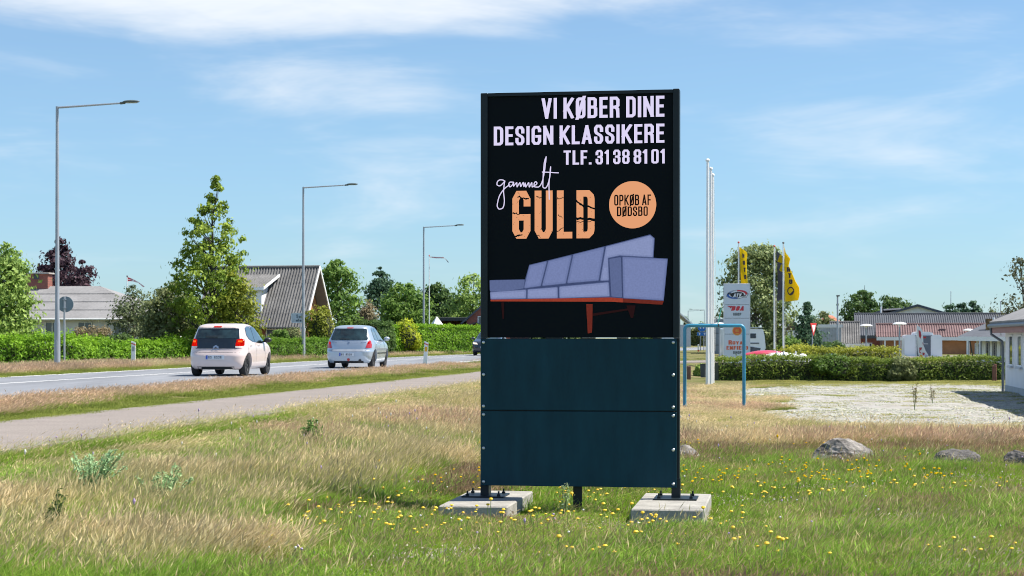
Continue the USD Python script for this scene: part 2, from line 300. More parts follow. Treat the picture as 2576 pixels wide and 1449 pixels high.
road = Thing("road", None, None, kind="structure"); meta(stage.GetPrimAtPath(road.path), "grey two lane asphalt road with white lines running past the meadow")
RZ = ROADZ + 0.03
road.add("asphalt", strip(lambda y: road_near(y) + 0.32, lambda y: road_far(y) - 0.10, ys, RZ), ASPHALT)
road.add("edge_line", strip(lambda y: road_near(y) + 0.08, lambda y: road_near(y) - 0.14, ys, RZ + 0.004, 0, 1), WHITE_LINE)
road.add("edge_line", strip(lambda y: road_far(y) + 0.14, lambda y: road_far(y) - 0.06, ys, RZ + 0.004, 0, 1), WHITE_LINE)
road.add("centre_line", strip(lambda y: road_near(y) - 4.25, lambda y: road_near(y) - 4.38, ys, RZ + 0.004, 0, 1), WHITE_LINE)
ysp = np.arange(-40, 120, 1.5)
single("cycle_path", strip(path_near, path_far, ysp, PATHZ + 0.03), PATHM, "light grey gravelled path beside the road, edged by grass", kind="structure")

def lot_edge(y): return 4.3 + 0.163 * (y - 34) + (meshkit.fbm(np.stack([y * 0.45, y * 0, y * 0], -1), 3, 9) - 0.5) * 3.2
def in_lot(x, y):
    w = (meshkit.fbm(np.stack([x * 0.5, y * 0.25, x * 0], -1), 3, 21) - 0.5)
    return (y > 33.5 + w * 7 + np.clip(6.0 - x, 0, 4) * 0.8) & (y < 63.5 + w * 1.0) & (x > lot_edge(y))
lx, ly = np.meshgrid(np.arange(2, 24, 0.3), np.arange(31, 65, 0.4), indexing="ij")
lm = in_lot(lx, ly)
na, nb = lx.shape; i, j = np.meshgrid(np.arange(na - 1), np.arange(nb - 1), indexing="ij"); q = np.stack([i * nb + j, (i + 1) * nb + j, (i + 1) * nb + j + 1, i * nb + j + 1], -1).reshape(-1, 4)
q = q[lm.reshape(-1)[q].all(1)]
v = np.stack([lx, ly, ground(lx, ly) + 0.012], -1).reshape(-1, 3)
_n = {"g": ("geometry", {}), "n1": ("noise_texture", {"scale": 1.6, "detail": 6.0, "roughness": 0.7}), "r1": ("rgb_ramp", {"ramp": [(0.33, (0.16, 0.145, 0.10)), (0.46, (0.27, 0.255, 0.225)), (0.7, (0.36, 0.35, 0.325))]}), "p": ("principled_bsdf", {"roughness": 0.9})}
M_LOT = usdkit.material(stage, "/World/Looks/pale_grit", _n, [("g.position", "n1.vector"), ("n1.fac", "r1.fac"), ("r1.color", "p.base_color")], surface="p.BSDF")
single("gravel_lot", trimesh.Trimesh(v, np.vstack([q[:, [0, 1, 2]], q[:, [0, 2, 3]]]), process=True), M_LOT, "white crushed stone lot in front of the low hedge", kind="structure")

# ------------------------------------------------------------------ grass
def blades(rng, n, R, h, w, lean, root, tip, cvar=0.2, spread=0.35, heads=None):
    """n blades on a disc of radius R: h=(min,max) height, lean towards +x, colours root -> tip; heads=(share, length, width, colour): seed heads"""
    a, r = rng.uniform(0, 2 * np.pi, n), R * np.sqrt(rng.uniform(0, 1, n))
    b = np.stack([r * np.cos(a), r * np.sin(a), np.zeros(n) - 0.02], 1)
    H = rng.uniform(*h, n); d = rng.uniform(0, 2 * np.pi, n)
    L = np.stack([lean * H * rng.uniform(0.5, 1.5, n), np.zeros(n), np.zeros(n)], 1) + rng.normal(0, spread, (n, 3)) * H[:, None] * np.array([1, 1, 0])
    wv = np.stack([np.cos(d), np.sin(d), np.zeros(n)], 1) * (w * rng.uniform(0.5, 1.6, n))[:, None] / 2
    up = np.array([0, 0, 1.0]); m = b + up * (H * 0.55)[:, None] + L * 0.33; t = b + up * (H * np.clip(1 - 0.22 * np.linalg.norm(L, axis=1) / H, 0.4, 1))[:, None] + L
    v = np.stack([b - wv, b + wv, m - wv * 0.8, m + wv * 0.8, t], 1); k = np.arange(n)[:, None, None] * 5
    f = (np.array([[0, 1, 3], [0, 3, 2], [2, 3, 4]])[None] + k).reshape(-1, 3)
    cv = 1 + rng.uniform(-cvar, cvar, (n, 1)); root, tip = np.array(root), np.array(tip); mixr = rng.uniform(0, 1, (n, 1))
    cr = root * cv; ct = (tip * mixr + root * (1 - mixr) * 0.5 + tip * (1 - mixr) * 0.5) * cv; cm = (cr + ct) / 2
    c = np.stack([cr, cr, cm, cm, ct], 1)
    V, F, C = [v.reshape(-1, 3)], [f], [c.reshape(-1, 3)]
    if heads:
        share, ln, wd, col = heads; s = rng.uniform(0, 1, n) < share; T = t[s]; ns = len(T)
        if ns:
            dr = L[s] * 0.9 + up * (H[s] * 0.55)[:, None]; dr /= np.linalg.norm(dr, axis=1, keepdims=True); ll = (ln * rng.uniform(0.6, 1.3, ns))[:, None]
            sd = rng.uniform(0, 2 * np.pi, ns); sv = np.stack([np.cos(sd), np.sin(sd), np.zeros(ns)], 1) * wd / 2
            hv = np.stack([T - dr * ll * 0.3, T + dr * ll * 0.3 - sv, T + dr * ll * 0.3 + sv, T + dr * ll], 1); o = len(V[0]) + np.arange(ns)[:, None, None] * 4
            V.append(hv.reshape(-1, 3)); F.append((np.array([[0, 1, 2], [1, 3, 2]])[None] + o).reshape(-1, 3)); C.append(np.repeat(np.array(col) * (1 + rng.uniform(-0.25, 0.25, (ns, 1))), 4, 0))
    return np.vstack(V), np.vstack(F), np.vstack(C)
def join(*parts):
    V, F, C, o = [], [], [], 0
    for v, f, c in parts: V.append(v); F.append(f + o); C.append(c); o += len(v)
    return np.vstack(V), np.vstack(F), np.vstack(C)
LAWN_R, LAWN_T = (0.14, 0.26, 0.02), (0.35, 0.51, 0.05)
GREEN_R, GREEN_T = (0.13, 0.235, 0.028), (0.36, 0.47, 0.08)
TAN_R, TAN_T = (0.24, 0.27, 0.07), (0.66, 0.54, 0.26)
PINK = (0.56, 0.38, 0.28)
rng = np.random.default_rng(11)
def proto_set(kind, k=4):
    out = []
    for _ in range(k):
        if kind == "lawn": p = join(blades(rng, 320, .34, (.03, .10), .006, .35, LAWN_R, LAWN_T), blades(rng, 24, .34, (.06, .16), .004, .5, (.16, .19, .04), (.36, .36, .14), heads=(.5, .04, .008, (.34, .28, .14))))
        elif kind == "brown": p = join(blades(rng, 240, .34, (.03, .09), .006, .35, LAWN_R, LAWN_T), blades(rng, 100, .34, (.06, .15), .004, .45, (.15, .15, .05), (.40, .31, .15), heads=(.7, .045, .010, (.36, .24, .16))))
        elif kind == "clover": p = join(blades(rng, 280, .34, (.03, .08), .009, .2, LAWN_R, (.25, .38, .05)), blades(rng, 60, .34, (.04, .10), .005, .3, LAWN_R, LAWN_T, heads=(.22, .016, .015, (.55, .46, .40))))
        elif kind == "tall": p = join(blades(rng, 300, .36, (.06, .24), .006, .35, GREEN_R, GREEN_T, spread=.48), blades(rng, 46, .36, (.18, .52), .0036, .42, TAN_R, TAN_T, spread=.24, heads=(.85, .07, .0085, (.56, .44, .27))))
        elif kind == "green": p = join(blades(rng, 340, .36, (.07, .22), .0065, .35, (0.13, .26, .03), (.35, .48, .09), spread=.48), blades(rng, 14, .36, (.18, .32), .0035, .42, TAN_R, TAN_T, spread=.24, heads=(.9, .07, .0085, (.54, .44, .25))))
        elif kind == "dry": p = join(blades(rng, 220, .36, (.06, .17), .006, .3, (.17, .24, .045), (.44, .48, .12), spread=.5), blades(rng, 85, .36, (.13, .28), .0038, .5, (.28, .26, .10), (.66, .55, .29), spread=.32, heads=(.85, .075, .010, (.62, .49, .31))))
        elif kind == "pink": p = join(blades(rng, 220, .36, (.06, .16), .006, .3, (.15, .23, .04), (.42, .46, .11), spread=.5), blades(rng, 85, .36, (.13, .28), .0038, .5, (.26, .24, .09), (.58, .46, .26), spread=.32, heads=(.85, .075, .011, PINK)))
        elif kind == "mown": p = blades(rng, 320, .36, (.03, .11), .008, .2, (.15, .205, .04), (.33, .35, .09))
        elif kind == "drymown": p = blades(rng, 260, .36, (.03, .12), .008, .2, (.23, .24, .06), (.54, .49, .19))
        out.append(p)
    return out
def quats(yaw, tilt_rng=None):
    return Vt.QuathArray([Gf.Quath(float(math.cos(a / 2)), 0.0, 0.0, float(math.sin(a / 2))) for a in yaw])
def instancer(name, label, protos, pos, which, yaw, scale, m, cat=None):
    path = numbered("/World", name); pi = UsdGeom.PointInstancer.Define(stage, path)
    for k, (v, f, c) in enumerate(protos):
        o = usdkit.mesh(stage, f"{path}/tuft" + (f"_{k:03d}" if k else ""), (v, f), m); set_tint(o, c)
        pi.GetPrototypesRel().AddTarget(o.GetPath())
    pi.CreatePositionsAttr(Vt.Vec3fArray.FromNumpy(np.asarray(pos, np.float32))); pi.CreateProtoIndicesAttr(Vt.IntArray.FromNumpy(np.asarray(which, np.int32)))
    pi.CreateOrientationsAttr(quats(yaw)); s = np.asarray(scale, np.float32); s = np.repeat(s[:, None], 3, 1) if s.ndim == 1 else s
    pi.CreateScalesAttr(Vt.Vec3fArray.FromNumpy(s)); meta(pi.GetPrim(), label, cat, None, "stuff")
    return pi
def scatter(rng, n, y0, y1, m=1.5):
    y = np.sqrt(rng.uniform(y0 * y0, y1 * y1, n)); x = rng.uniform(-1, 1, n) * (0.292 * y + m); return x, y
def fb(x, y, s, seed): return meshkit.fbm(np.stack([x * s, y * s, x * 0], -1), 3, seed)
BLOCKS = []      # footprints kept free of grass: (x0, x1, y0, y1) round the concrete blocks
def classify(x, y):
    """the kind of sward at each point, '' for none"""
    u = x - path_near(y); k = np.full(len(x), "", dtype="<U8")
    nz, n2, n3 = fb(x, y, 0.5, 31), fb(x, y, 0.28, 47), fb(x, y, 0.9, 53)
    rightside = u > 0.05
    mb = 3.6 + (nz - 0.5) * 2.2
    tall = rightside & (u < mb)
    rr = np.random.default_rng(len(x)).uniform(-1, 1, len(x))
    m = n2 + (n3 - 0.5) * 0.6 + rr * 0.12 - 0.08 + 0.10 * sstep(2.2, 0.9, u) * sstep(19, 26, y)
    k[tall] = np.where(m[tall] > 0.52, "tall", "green")
    k[tall & (n3 + rr * 0.12 > 0.66)] = "dry"; k[tall & (u < 2.0) & (y > 22) & (n2 + rr * .2 > .55)] = "pink"
    lawn = rightside & (u >= mb) & (y < 27.3 + (nz - 0.5) * 3)
    k[lawn] = np.where(n2[lawn] + (n3[lawn] - .5) * .7 + rr[lawn] * .06 > 0.57, "brown", "lawn"); k[lawn & (rr > .93)] = "green"; k[lawn & (n3 > 0.68)] = "clover"
    k[tall & (u < 0.5)] = "mown"
    band = rightside & (y >= 27.3 + (nz - 0.5) * 3) & ~in_lot(x, y)
    kb = np.where(n2 + (n3 - .5) * .8 + rr * .12 > 0.58, "pink", "dry"); k[band] = kb[band]
    k[band & (n3 > 0.6) & (y < 40)] = "tall"
    k[rightside & (y > 62.0) & (u > 6.5)] = "drymown"
    xf = path_far(y); v = (x - xf) / np.minimum(road_near(y) - xf, -0.5)
    ver = (u < -3.05) & (x > road_near(y) + 0.38) & (y < 100)
    k[ver] = np.where(v[ver] + (nz[ver] - .5) * .6 + rr[ver] * .12 < 0.42, "mown", "pink"); k[ver & (rr > .35) & (v > .15)] = "dry"
    d = road_far(y) - 0.15 - x
    k[d > 0] = "drymown"; fv = (d > 0) & (d < 6)
    k[fv] = np.where(d[fv] < 1.1 + (nz[fv] - .5), "mown", np.where(n2[fv] > 0.5, "dry", "pink"))[:]
    for x0, x1, y0, y1 in BLOCKS: k[(x > x0) & (x < x1) & (y > y0) & (y < y1)] = ""
    return k

# ------------------------------------------------------------------ billboard
TH = -math.degrees(math.atan2(0.30, 1.955))
sgn = Thing("led_billboard", "tall dark billboard with lit advert screen above two teal panels, on the grass", "billboard", (wx(1209, 17.9), 17.9, 0), TH)
DARK = mat("dark_frame", (0.005, 0.011, 0.014), 0.45, var=0.15, spec=0.3)
PANEL = mat("teal_panel", (0.005, 0.037, 0.054), 0.5, var=0.20, scale=2.2, bump=0.0004, bscale=60, spec=0.16, var2=.14, stretch=(2.5, 2.5, 0.6))
BOLT = mat("zinc_bolt", (0.62, 0.63, 0.62), 0.35, metal=0.9)
SCREENM = mat("screen_black", (0.004, 0.006, 0.008), 0.7, var=0.2, scale=200, spec=0.08)
def sl(px, py):
    """a point of the advert, measured on the screen's face"""
    return (px - 1209) / 498 * 2.0, 1.702 + (852 - py) / (852 - (234 - 10 * (px - 1209) / 505)) * 2.475
def sp(pts): return Polygon([sl(*p) for p in pts])
T0, ZS = 4.177, 1.700
sgn.add("side_column", bevel_box(0.0, 0.0, ZS, 0.072, 0.16, T0, 0.006), DARK)
sgn.add("side_column", bevel_box(1.942, 0.0, ZS, 2.006, 0.16, T0 + 0.004, 0.006), DARK)
sgn.add("top_rail", bx(0.074, 0.004, T0 - 0.035, 1.940, 0.15, T0 - 0.002), DARK)
scr = sgn.add("screen", bx(0.073, 0.022, ZS + 0.004, 1.941, 0.13, T0 - 0.037), SCREENM)
FACE = 0.021
def onscreen(name, shape, m, lay=0, label=None):
    return sgn.add(name, upright(extr(shape, 0.0012), FACE - 0.0012 * lay), m, parent=scr, label=label)
LAV = emit("screen_lavender", (222, 215, 246), 1.0); ORG = emit("screen_orange", (228, 160, 116), 1.0)
def line(text, x0, x1, y0, y1, name, m, lay=0, **k):
    (a, b), (c, d) = sl(x0, y1), sl(x1, y0)
    return onscreen(name, affinity.translate(text_shape(text, c - a, d - b, **k), a, b), m, lay)
line("VI KØBER DINE", 1363, 1671, 240.5, 299, "lettering", LAV)
line("DESIGN KLASSIKERE", 1242, 1671, 311, 366, "lettering", LAV)
line("TLF. 31 38 81 01", 1419, 1672, 375, 415, "lettering", LAV, space=.13)
def z4(x, y): return sl((1600 + x / 1.6107) * 0.7398, (280 + y / 1.61) * 0.7398)
script = [[(187, 541), (165, 534), (147, 545), (144, 560), (158, 568), (178, 554), (188, 541), (181, 600), (186, 650), (176, 690), (158, 696), (146, 678), (155, 632), (182, 588), (215, 562)],
          [(236, 548), (219, 547), (209, 560), (217, 573), (231, 561), (237, 548), (236, 570), (254, 550), (256, 573), (272, 550), (276, 572), (290, 549), (294, 572), (301, 552), (304, 574), (320, 550), (324, 574), (337, 550), (340, 574), (352, 566)],
          [(352, 566), (366, 553), (360, 544), (350, 556), (353, 573), (371, 575), (388, 560), (405, 500), (417, 408), (408, 432), (400, 520), (398, 574), (410, 581), (426, 560), (441, 466)], [(441, 463), (432, 560), (434, 642)], [(396, 492), (484, 496)]]
import scipy.interpolate as _si
def smooth_line(p):
    p = np.array(p, float); t = np.r_[0, np.cumsum(np.linalg.norm(np.diff(p, axis=0), axis=1))]
    return p if len(p) < 4 else _si.PchipInterpolator(t, p)(np.linspace(0, t[-1], len(p) * 5))
onscreen("script_lettering", unary_union([LineString([z4(*q) for q in smooth_line(s)]).buffer(0.0052) for s in script]), LAV, 2)
rg = np.random.default_rng(3)
g = affinity.translate(text_shape("GULD", sl(1497, 600)[0] - sl(1289, 600)[0], sl(1289, 481)[1] - sl(1289, 602)[1], t=.135, w=.25, gap=.085), *sl(1289, 602))
wear = []
for (a, b, c, d, w_) in [(575, 655, 682, 695, 9), (575, 745, 684, 752, 13), (580, 770, 680, 760, 4), (262, 632, 318, 640, 7), (358, 628, 392, 636, 4), (472, 640, 512, 632, 4), (232, 712, 262, 725, 5), (244, 845, 276, 838, 7), (478, 820, 508, 800, 4), (600, 668, 660, 682, 5), (480, 725, 505, 742, 3), (350, 830, 380, 845, 4)]:
    p = np.linspace((a, b), (c, d), 9) + rg.normal(0, 3.0, (9, 2)); wear.append(LineString([z4(*q) for q in p]).buffer(w_ * 0.00085))
for _ in range(130):
    a, b = rg.uniform(232, 684), rg.uniform(600, 858); wear.append(Point(z4(a, b)).buffer(rg.uniform(.0012, .004), quad_segs=2))
onscreen("gold_lettering", g.difference(unary_union(wear)), ORG, 0, "worn orange letters GULD")
disc = onscreen("orange_disc", Point(sl(1592, 516)).buffer(0.236, quad_segs=24), ORG)
INK = emit("screen_ink", (30, 22, 20), 1.0)
line("OPKØB AF", 1546, 1638, 490, 518, "lettering", INK, 1, t=.13); line("DØDSBO", 1553, 1630, 520, 545, "lettering", INK, 1, t=.13)
# the pictured sofa
BL1, BL2, BL3, BL4 = emit("sofa_blue", (110, 123, 168), 1, .07), emit("sofa_blue_pale", (126, 138, 180), 1, .07), emit("sofa_blue_deep", (92, 105, 146), 1, .07), emit("sofa_seam", (62, 74, 112), 1, .1)
BL1B, BL2B = emit("sofa_blue_lit", (117, 130, 175), 1, .07), emit("sofa_blue_pale_lit", (134, 146, 188), 1, .07)
RED, RED2, RED3 = emit("sofa_wood", (148, 60, 44), 1, .12), emit("sofa_wood_dark", (104, 42, 34), 1, .12), emit("sofa_shade", (38, 20, 22), 1, .1)
def pz(pts, r=0.004): return Polygon([z4(*p) for p in pts]).buffer(-r).buffer(r, quad_segs=3)
sofa = onscreen("sofa_picture", pz([(103, 1086), (300, 1082), (323, 1002), (425, 978), (562, 944), (740, 899), (984, 835), (1009, 856), (1003, 964), (1080, 968), (1058, 1202), (834, 1190), (110, 1194)]), BL4)
for nm, m, pts in [("armrest", BL3, [(104, 1088), (299, 1084), (291, 1132), (200, 1147), (105, 1148)]), ("back_cushion", BL1, [(324, 1004), (423, 980), (387, 1120), (292, 1133)]), ("back_cushion", BL1, [(428, 980), (559, 947), (525, 1106), (392, 1120)]),
                   ("back_cushion", BL1, [(565, 945), (737, 902), (705, 1090), (530, 1105)]), ("back_cushion", BL2, [(743, 901), (984, 838), (1007, 857), (1001, 963), (820, 953), (757, 966), (762, 1090), (711, 1092)]),
                   ("seat_cushion", BL2, [(105, 1151), (308, 1137), (307, 1189), (108, 1192)]), ("seat_cushion", BL2, [(313, 1136), (481, 1123), (482, 1187), (312, 1190)]), ("seat_cushion", BL2, [(487, 1121), (760, 1096), (766, 1178), (488, 1187)]),
                   ("arm_front", BL3, [(759, 968), (829, 956), (835, 1186), (771, 1180)]), ("arm_side", BL1, [(833, 957), (1079, 970), (1057, 1199), (838, 1186)]), ("base_rail", RED, [(107, 1194), (768, 1182), (836, 1187), (838, 1209), (770, 1206), (110, 1203)]), ("base_rail", RED2, [(836, 1187), (1058, 1201), (1050, 1222), (838, 1209)]),
                   ("leg", RED2, [(636, 1218), (672, 1218), (668, 1376), (645, 1380)]), ("leg", RED3, [(168, 1209), (184, 1209), (183, 1300), (175, 1300)]), ("leg", RED3, [(855, 1226), (905, 1226), (892, 1295), (880, 1295)]), ("stretcher", RED3, [(672, 1270), (880, 1240), (880, 1250), (672, 1284)])]:
    if "cushion" in nm or nm in ("arm_side", "arm_front"):
        o_ = onscreen("sofa_" + nm, pz(pts, .011), BL3 if m is not BL3 else BL4, 1)
        for k_, q_ in ((2, .006), (3, .022)):
            in_ = pz(pts, .011).buffer(-q_).buffer(-.012).buffer(.012)
            if in_.area > .002: onscreen("cushion_face" if k_ == 2 else "cushion_light", in_, {2: m if m is not BL3 else BL3, 3: {BL1: BL1B, BL2: BL2B}.get(m, m)}[k_], k_)
        continue
    onscreen("sofa_" + nm, pz(pts, 0.011 if 'cushion' in nm or 'arm' in nm else 0.003), m, 1)
# lower part
sgn.add("panel", bevel_box(0.0, 0.0, 0.972, 1.978, 0.03, 1.690, 0.003), PANEL)
sgn.add("panel", bevel_box(0.0, 0.0, 0.208, 1.978, 0.03, 0.962, 0.003), PANEL)
sgn.add("seam_strip", bx(0.05, 0.0305, 0.92, 1.95, 0.05, 1.01), DARK)
sgn.add("side_channel", bx(1.952, 0.032, 0.26, 2.004, 0.15, 1.698), DARK); sgn.add("side_channel", bx(-0.004, 0.032, 0.26, 0.05, 0.15, 1.698), DARK)
for k in range(5): sgn.add("packer", bx(0.30 + 0.36 * k, 0.01, 1.6905, 0.5 + 0.33 * k, 0.1, 1.7035), DARK)
for zz in (1.655, 1.33, 1.01, 0.925, 0.585, 0.245):
    for xx_ in (0.03, 1.945):
        b = lathe([(.017, 0), (.0165, .005), (.013, .010), (.007, .0135), (0, .015)], 14); b.apply_transform(trimesh.transformations.rotation_matrix(np.pi / 2, [1, 0, 0])); b.apply_translation([xx_, 0.0005, zz]); sgn.add("bolt", b, BOLT, smooth=40)
BLK = 0.095
for x0 in (-0.005, 1.925):
    p = cat(bx(x0, 0.02, BLK + 0.012, x0 + 0.085, 0.032, 0.30), bx(x0, 0.032, BLK + 0.012, x0 + 0.012, 0.16, 0.30), bx(x0 + 0.073, 0.032, BLK + 0.012, x0 + 0.085, 0.16, 0.30), bx(x0, 0.16, BLK + 0.012, x0 + 0.085, 0.172, 0.30))
    sgn.add("post", p, DARK)
    pl = sgn.add("base_plate", bevel_box(x0 - 0.172, -0.12, BLK - 0.002, x0 + 0.258, 0.30, BLK + 0.013, 0.003), DARK)
    for bx_, by_ in ((-.12, -.06), (.20, -.06), (-.12, .26), (.20, .26)):
        sgn.add("anchor_bolt", cat(bx(x0 + bx_ - .016, by_ - .016, BLK + .013, x0 + bx_ + .016, by_ + .016, BLK + .032), tube([(x0 + bx_, by_, BLK + .03), (x0 + bx_, by_, BLK + .062)], .009, 8)), DARK, parent=pl)
sgn.add("centre_leg", cat(bx(0.93, 0.10, -0.1, 1.02, 0.112, 0.24), bx(0.93, 0.112, -0.1, 0.94, 0.19, 0.24)), DARK)
CONC = mat("cast_concrete", (0.33, 0.315, 0.28), 0.9, var=0.26, scale=3.5, bump=0.005, bscale=42, var2=0.25)
def conc(name_label, x0, x1, y0, y1, z0, z1, dz=0, sd=0):
    m = trimesh.util.concatenate([bevel_box(0, 0, 0, 1, 1, 1, 0.02)]); m = bevel_box(x0, y0, z0, x1, y1, z1, 0.012)
    t = single("concrete_block", m, CONC, name_label, "concrete block", "concrete footings of the billboard")
    UsdGeom.Xformable(t).AddTranslateOp().Set(Gf.Vec3d(wx(1209, 17.9), 17.9, 0)); UsdGeom.Xformable(t).AddRotateZOp().Set(TH)
conc("light grey concrete block carrying the billboard's left post", -0.24, 0.43, -1.0, 0.74, -0.3, BLK - 0.003)
conc("light grey concrete block carrying the billboard's right post", 1.61, 2.295, -1.05, 0.69, -0.3, BLK - 0.003)
BLOCKS += [(-0.78, 0.3, 16.6, 18.8), (1.0, 2.2, 16.15, 18.5)]

# ------------------------------------------------------------------ cars
TYRE = mat("tyre_rubber", (0.012, 0.012, 0.013), 0.8); RIMD = mat("dark_rim", (0.06, 0.06, 0.065), 0.35, metal=0.7); RIMS = mat("silver_rim", (0.45, 0.45, 0.46), 0.35, metal=0.8)
GLASS_CAR = mat("car_window", (0.014, 0.030, 0.033), 0.04, var=0.75, scale=3.0, coat=1.0); BLACKP = mat("black_plastic", (0.012, 0.014, 0.016), 0.45, coat=0.0); GLOSSB = mat("black_gloss", (0.006, 0.010, 0.014), 0.08, coat=1.0)
CHROME = mat("chrome_trim", (0.6, 0.6, 0.62), 0.2, metal=1.0); PLATE = mat("number_plate", (0.62, 0.63, 0.65), 0.4, var=.05); PBLUE = mat("plate_blue", (0.03, 0.09, 0.45), 0.4); PINK_INK = mat("plate_ink", (0.10, 0.11, 0.13), 0.5)
LAMP_ON = emit("brake_lamp_lit", (235, 24, 14), 0.85, .35, 18); LAMP_RED = mat("red_lens", (0.42, 0.02, 0.025), 0.15, coat=1.0); LAMP_CLEAR = mat("clear_lens", (0.6, 0.55, 0.5), 0.12, coat=1.0); HEAD_ON = emit("headlamp_lit", (255, 244, 226), 1.4)
LAMP_GLOW = emit("brake_lamp_core", (255, 110, 40), 1.3)
class Body:
    """a car's shell as a stack of rounded outlines: rear and front ends and half widths by height"""
    def __init__(s, xr, xf, hw, n=5.0, nx=9.0):
        s.t = [np.array(v, float) for v in (xr, xf, hw)]; s.n, s.nx = n, nx; s.zmin, s.zmax = s.t[0][0, 0], s.t[0][-1, 0]
        import scipy.interpolate as si
        s.f = [si.PchipInterpolator(v[:, 0], v[:, 1]) for v in s.t]
    def ext(s, z): z = np.clip(z, s.zmin, s.zmax); return s.f[0](z), s.f[1](z), s.f[2](z)
    def side(s, x, z):
        a, b, h = s.ext(z); c, r = (a + b) / 2, (b - a) / 2
        return h * np.maximum(1 - np.abs((x - c) / r) ** s.nx, 1e-4) ** (1 / s.n)
    def rear(s, y, z):
        a, b, h = s.ext(z); c, r = (a + b) / 2, (b - a) / 2
        return c - r * np.maximum(1 - np.abs(y / h) ** s.n, 1e-4) ** (1 / s.nx)
    def front(s, y, z):
        a, b, h = s.ext(z); c, r = (a + b) / 2, (b - a) / 2
        return c + r * np.maximum(1 - np.abs(y / h) ** s.n, 1e-4) ** (1 / s.nx)
    def shell(s, N=96, levels=46):
        z = np.unique(np.concatenate([np.linspace(s.zmin, s.zmax, levels), s.zmax - np.array([.003, .008, .016, .027])])); th = np.linspace(0, 2 * np.pi, N, endpoint=False)
        ct, st = np.cos(th), np.sin(th); ex = np.sign(ct) * np.abs(ct) ** (2 / s.nx); ey = np.sign(st) * np.abs(st) ** (2 / s.n); V = []
        for zz in z:
            a, b, h = s.ext(zz); V.append(np.stack([(a + b) / 2 + (b - a) / 2 * ex, h * ey, np.full(N, zz)], 1))
        L = len(z); v = np.vstack(V + [[[V[0][:, 0].mean(), 0, z[0]]], [[V[-1][:, 0].mean(), 0, z[-1] + .004]]]); i, j = np.meshgrid(np.arange(L - 1), np.arange(N), indexing="ij")
        q = np.stack([i * N + j, i * N + (j + 1) % N, (i + 1) * N + (j + 1) % N, (i + 1) * N + j], -1).reshape(-1, 4); k = np.arange(N)
        f = np.vstack([q[:, [0, 1, 2]], q[:, [0, 2, 3]], np.stack([np.full(N, L * N), (k + 1) % N, k], 1), np.stack([np.full(N, L * N + 1), (L - 1) * N + k, (L - 1) * N + (k + 1) % N], 1)])
        return trimesh.Trimesh(v, f, process=False)
def to_manifold(m): return m3.Manifold(m3.Mesh(np.asarray(m.vertices, np.float32), np.asarray(m.faces, np.uint32)))
def make_wheel(car, x, y, r, side, rim):
    prof = [(r * .60, -.085), (r * .93, -.09), (r * .985, -.07), (r, -.03), (r, .03), (r * .985, .07), (r * .93, .09), (r * .60, .085), (r * .60, -.085)]
    R = trimesh.transformations.rotation_matrix(np.pi / 2, [1, 0, 0]); t = lathe(prof, 28); t.apply_transform(R); t.apply_translation([x, y, r])
    w = car.add("wheel", t, TYRE, smooth=35)
    d = lathe([(0, -.05), (r * .6, -.03), (r * .64, .07), (r * .58, .05), (r * .55, .02), (0, .02)], 24)
    sp_ = [bx(r * .08, -.028, .018, r * .58, .028, .055) for _ in range(5)]
    for k, s in enumerate(sp_): s.apply_transform(trimesh.transformations.rotation_matrix(k * 2 * np.pi / 5, [0, 0, 1]))
    hub = trimesh.creation.cylinder(r * .16, .06, sections=12); hub.apply_translation([0, 0, .035])
    m = cat(d, hub, *sp_); m.apply_transform(trimesh.transformations.rotation_matrix(-np.pi / 2 * side, [1, 0, 0])); m.apply_translation([x, y + .012 * side, r]); car.add("rim", m, rim, parent=w)
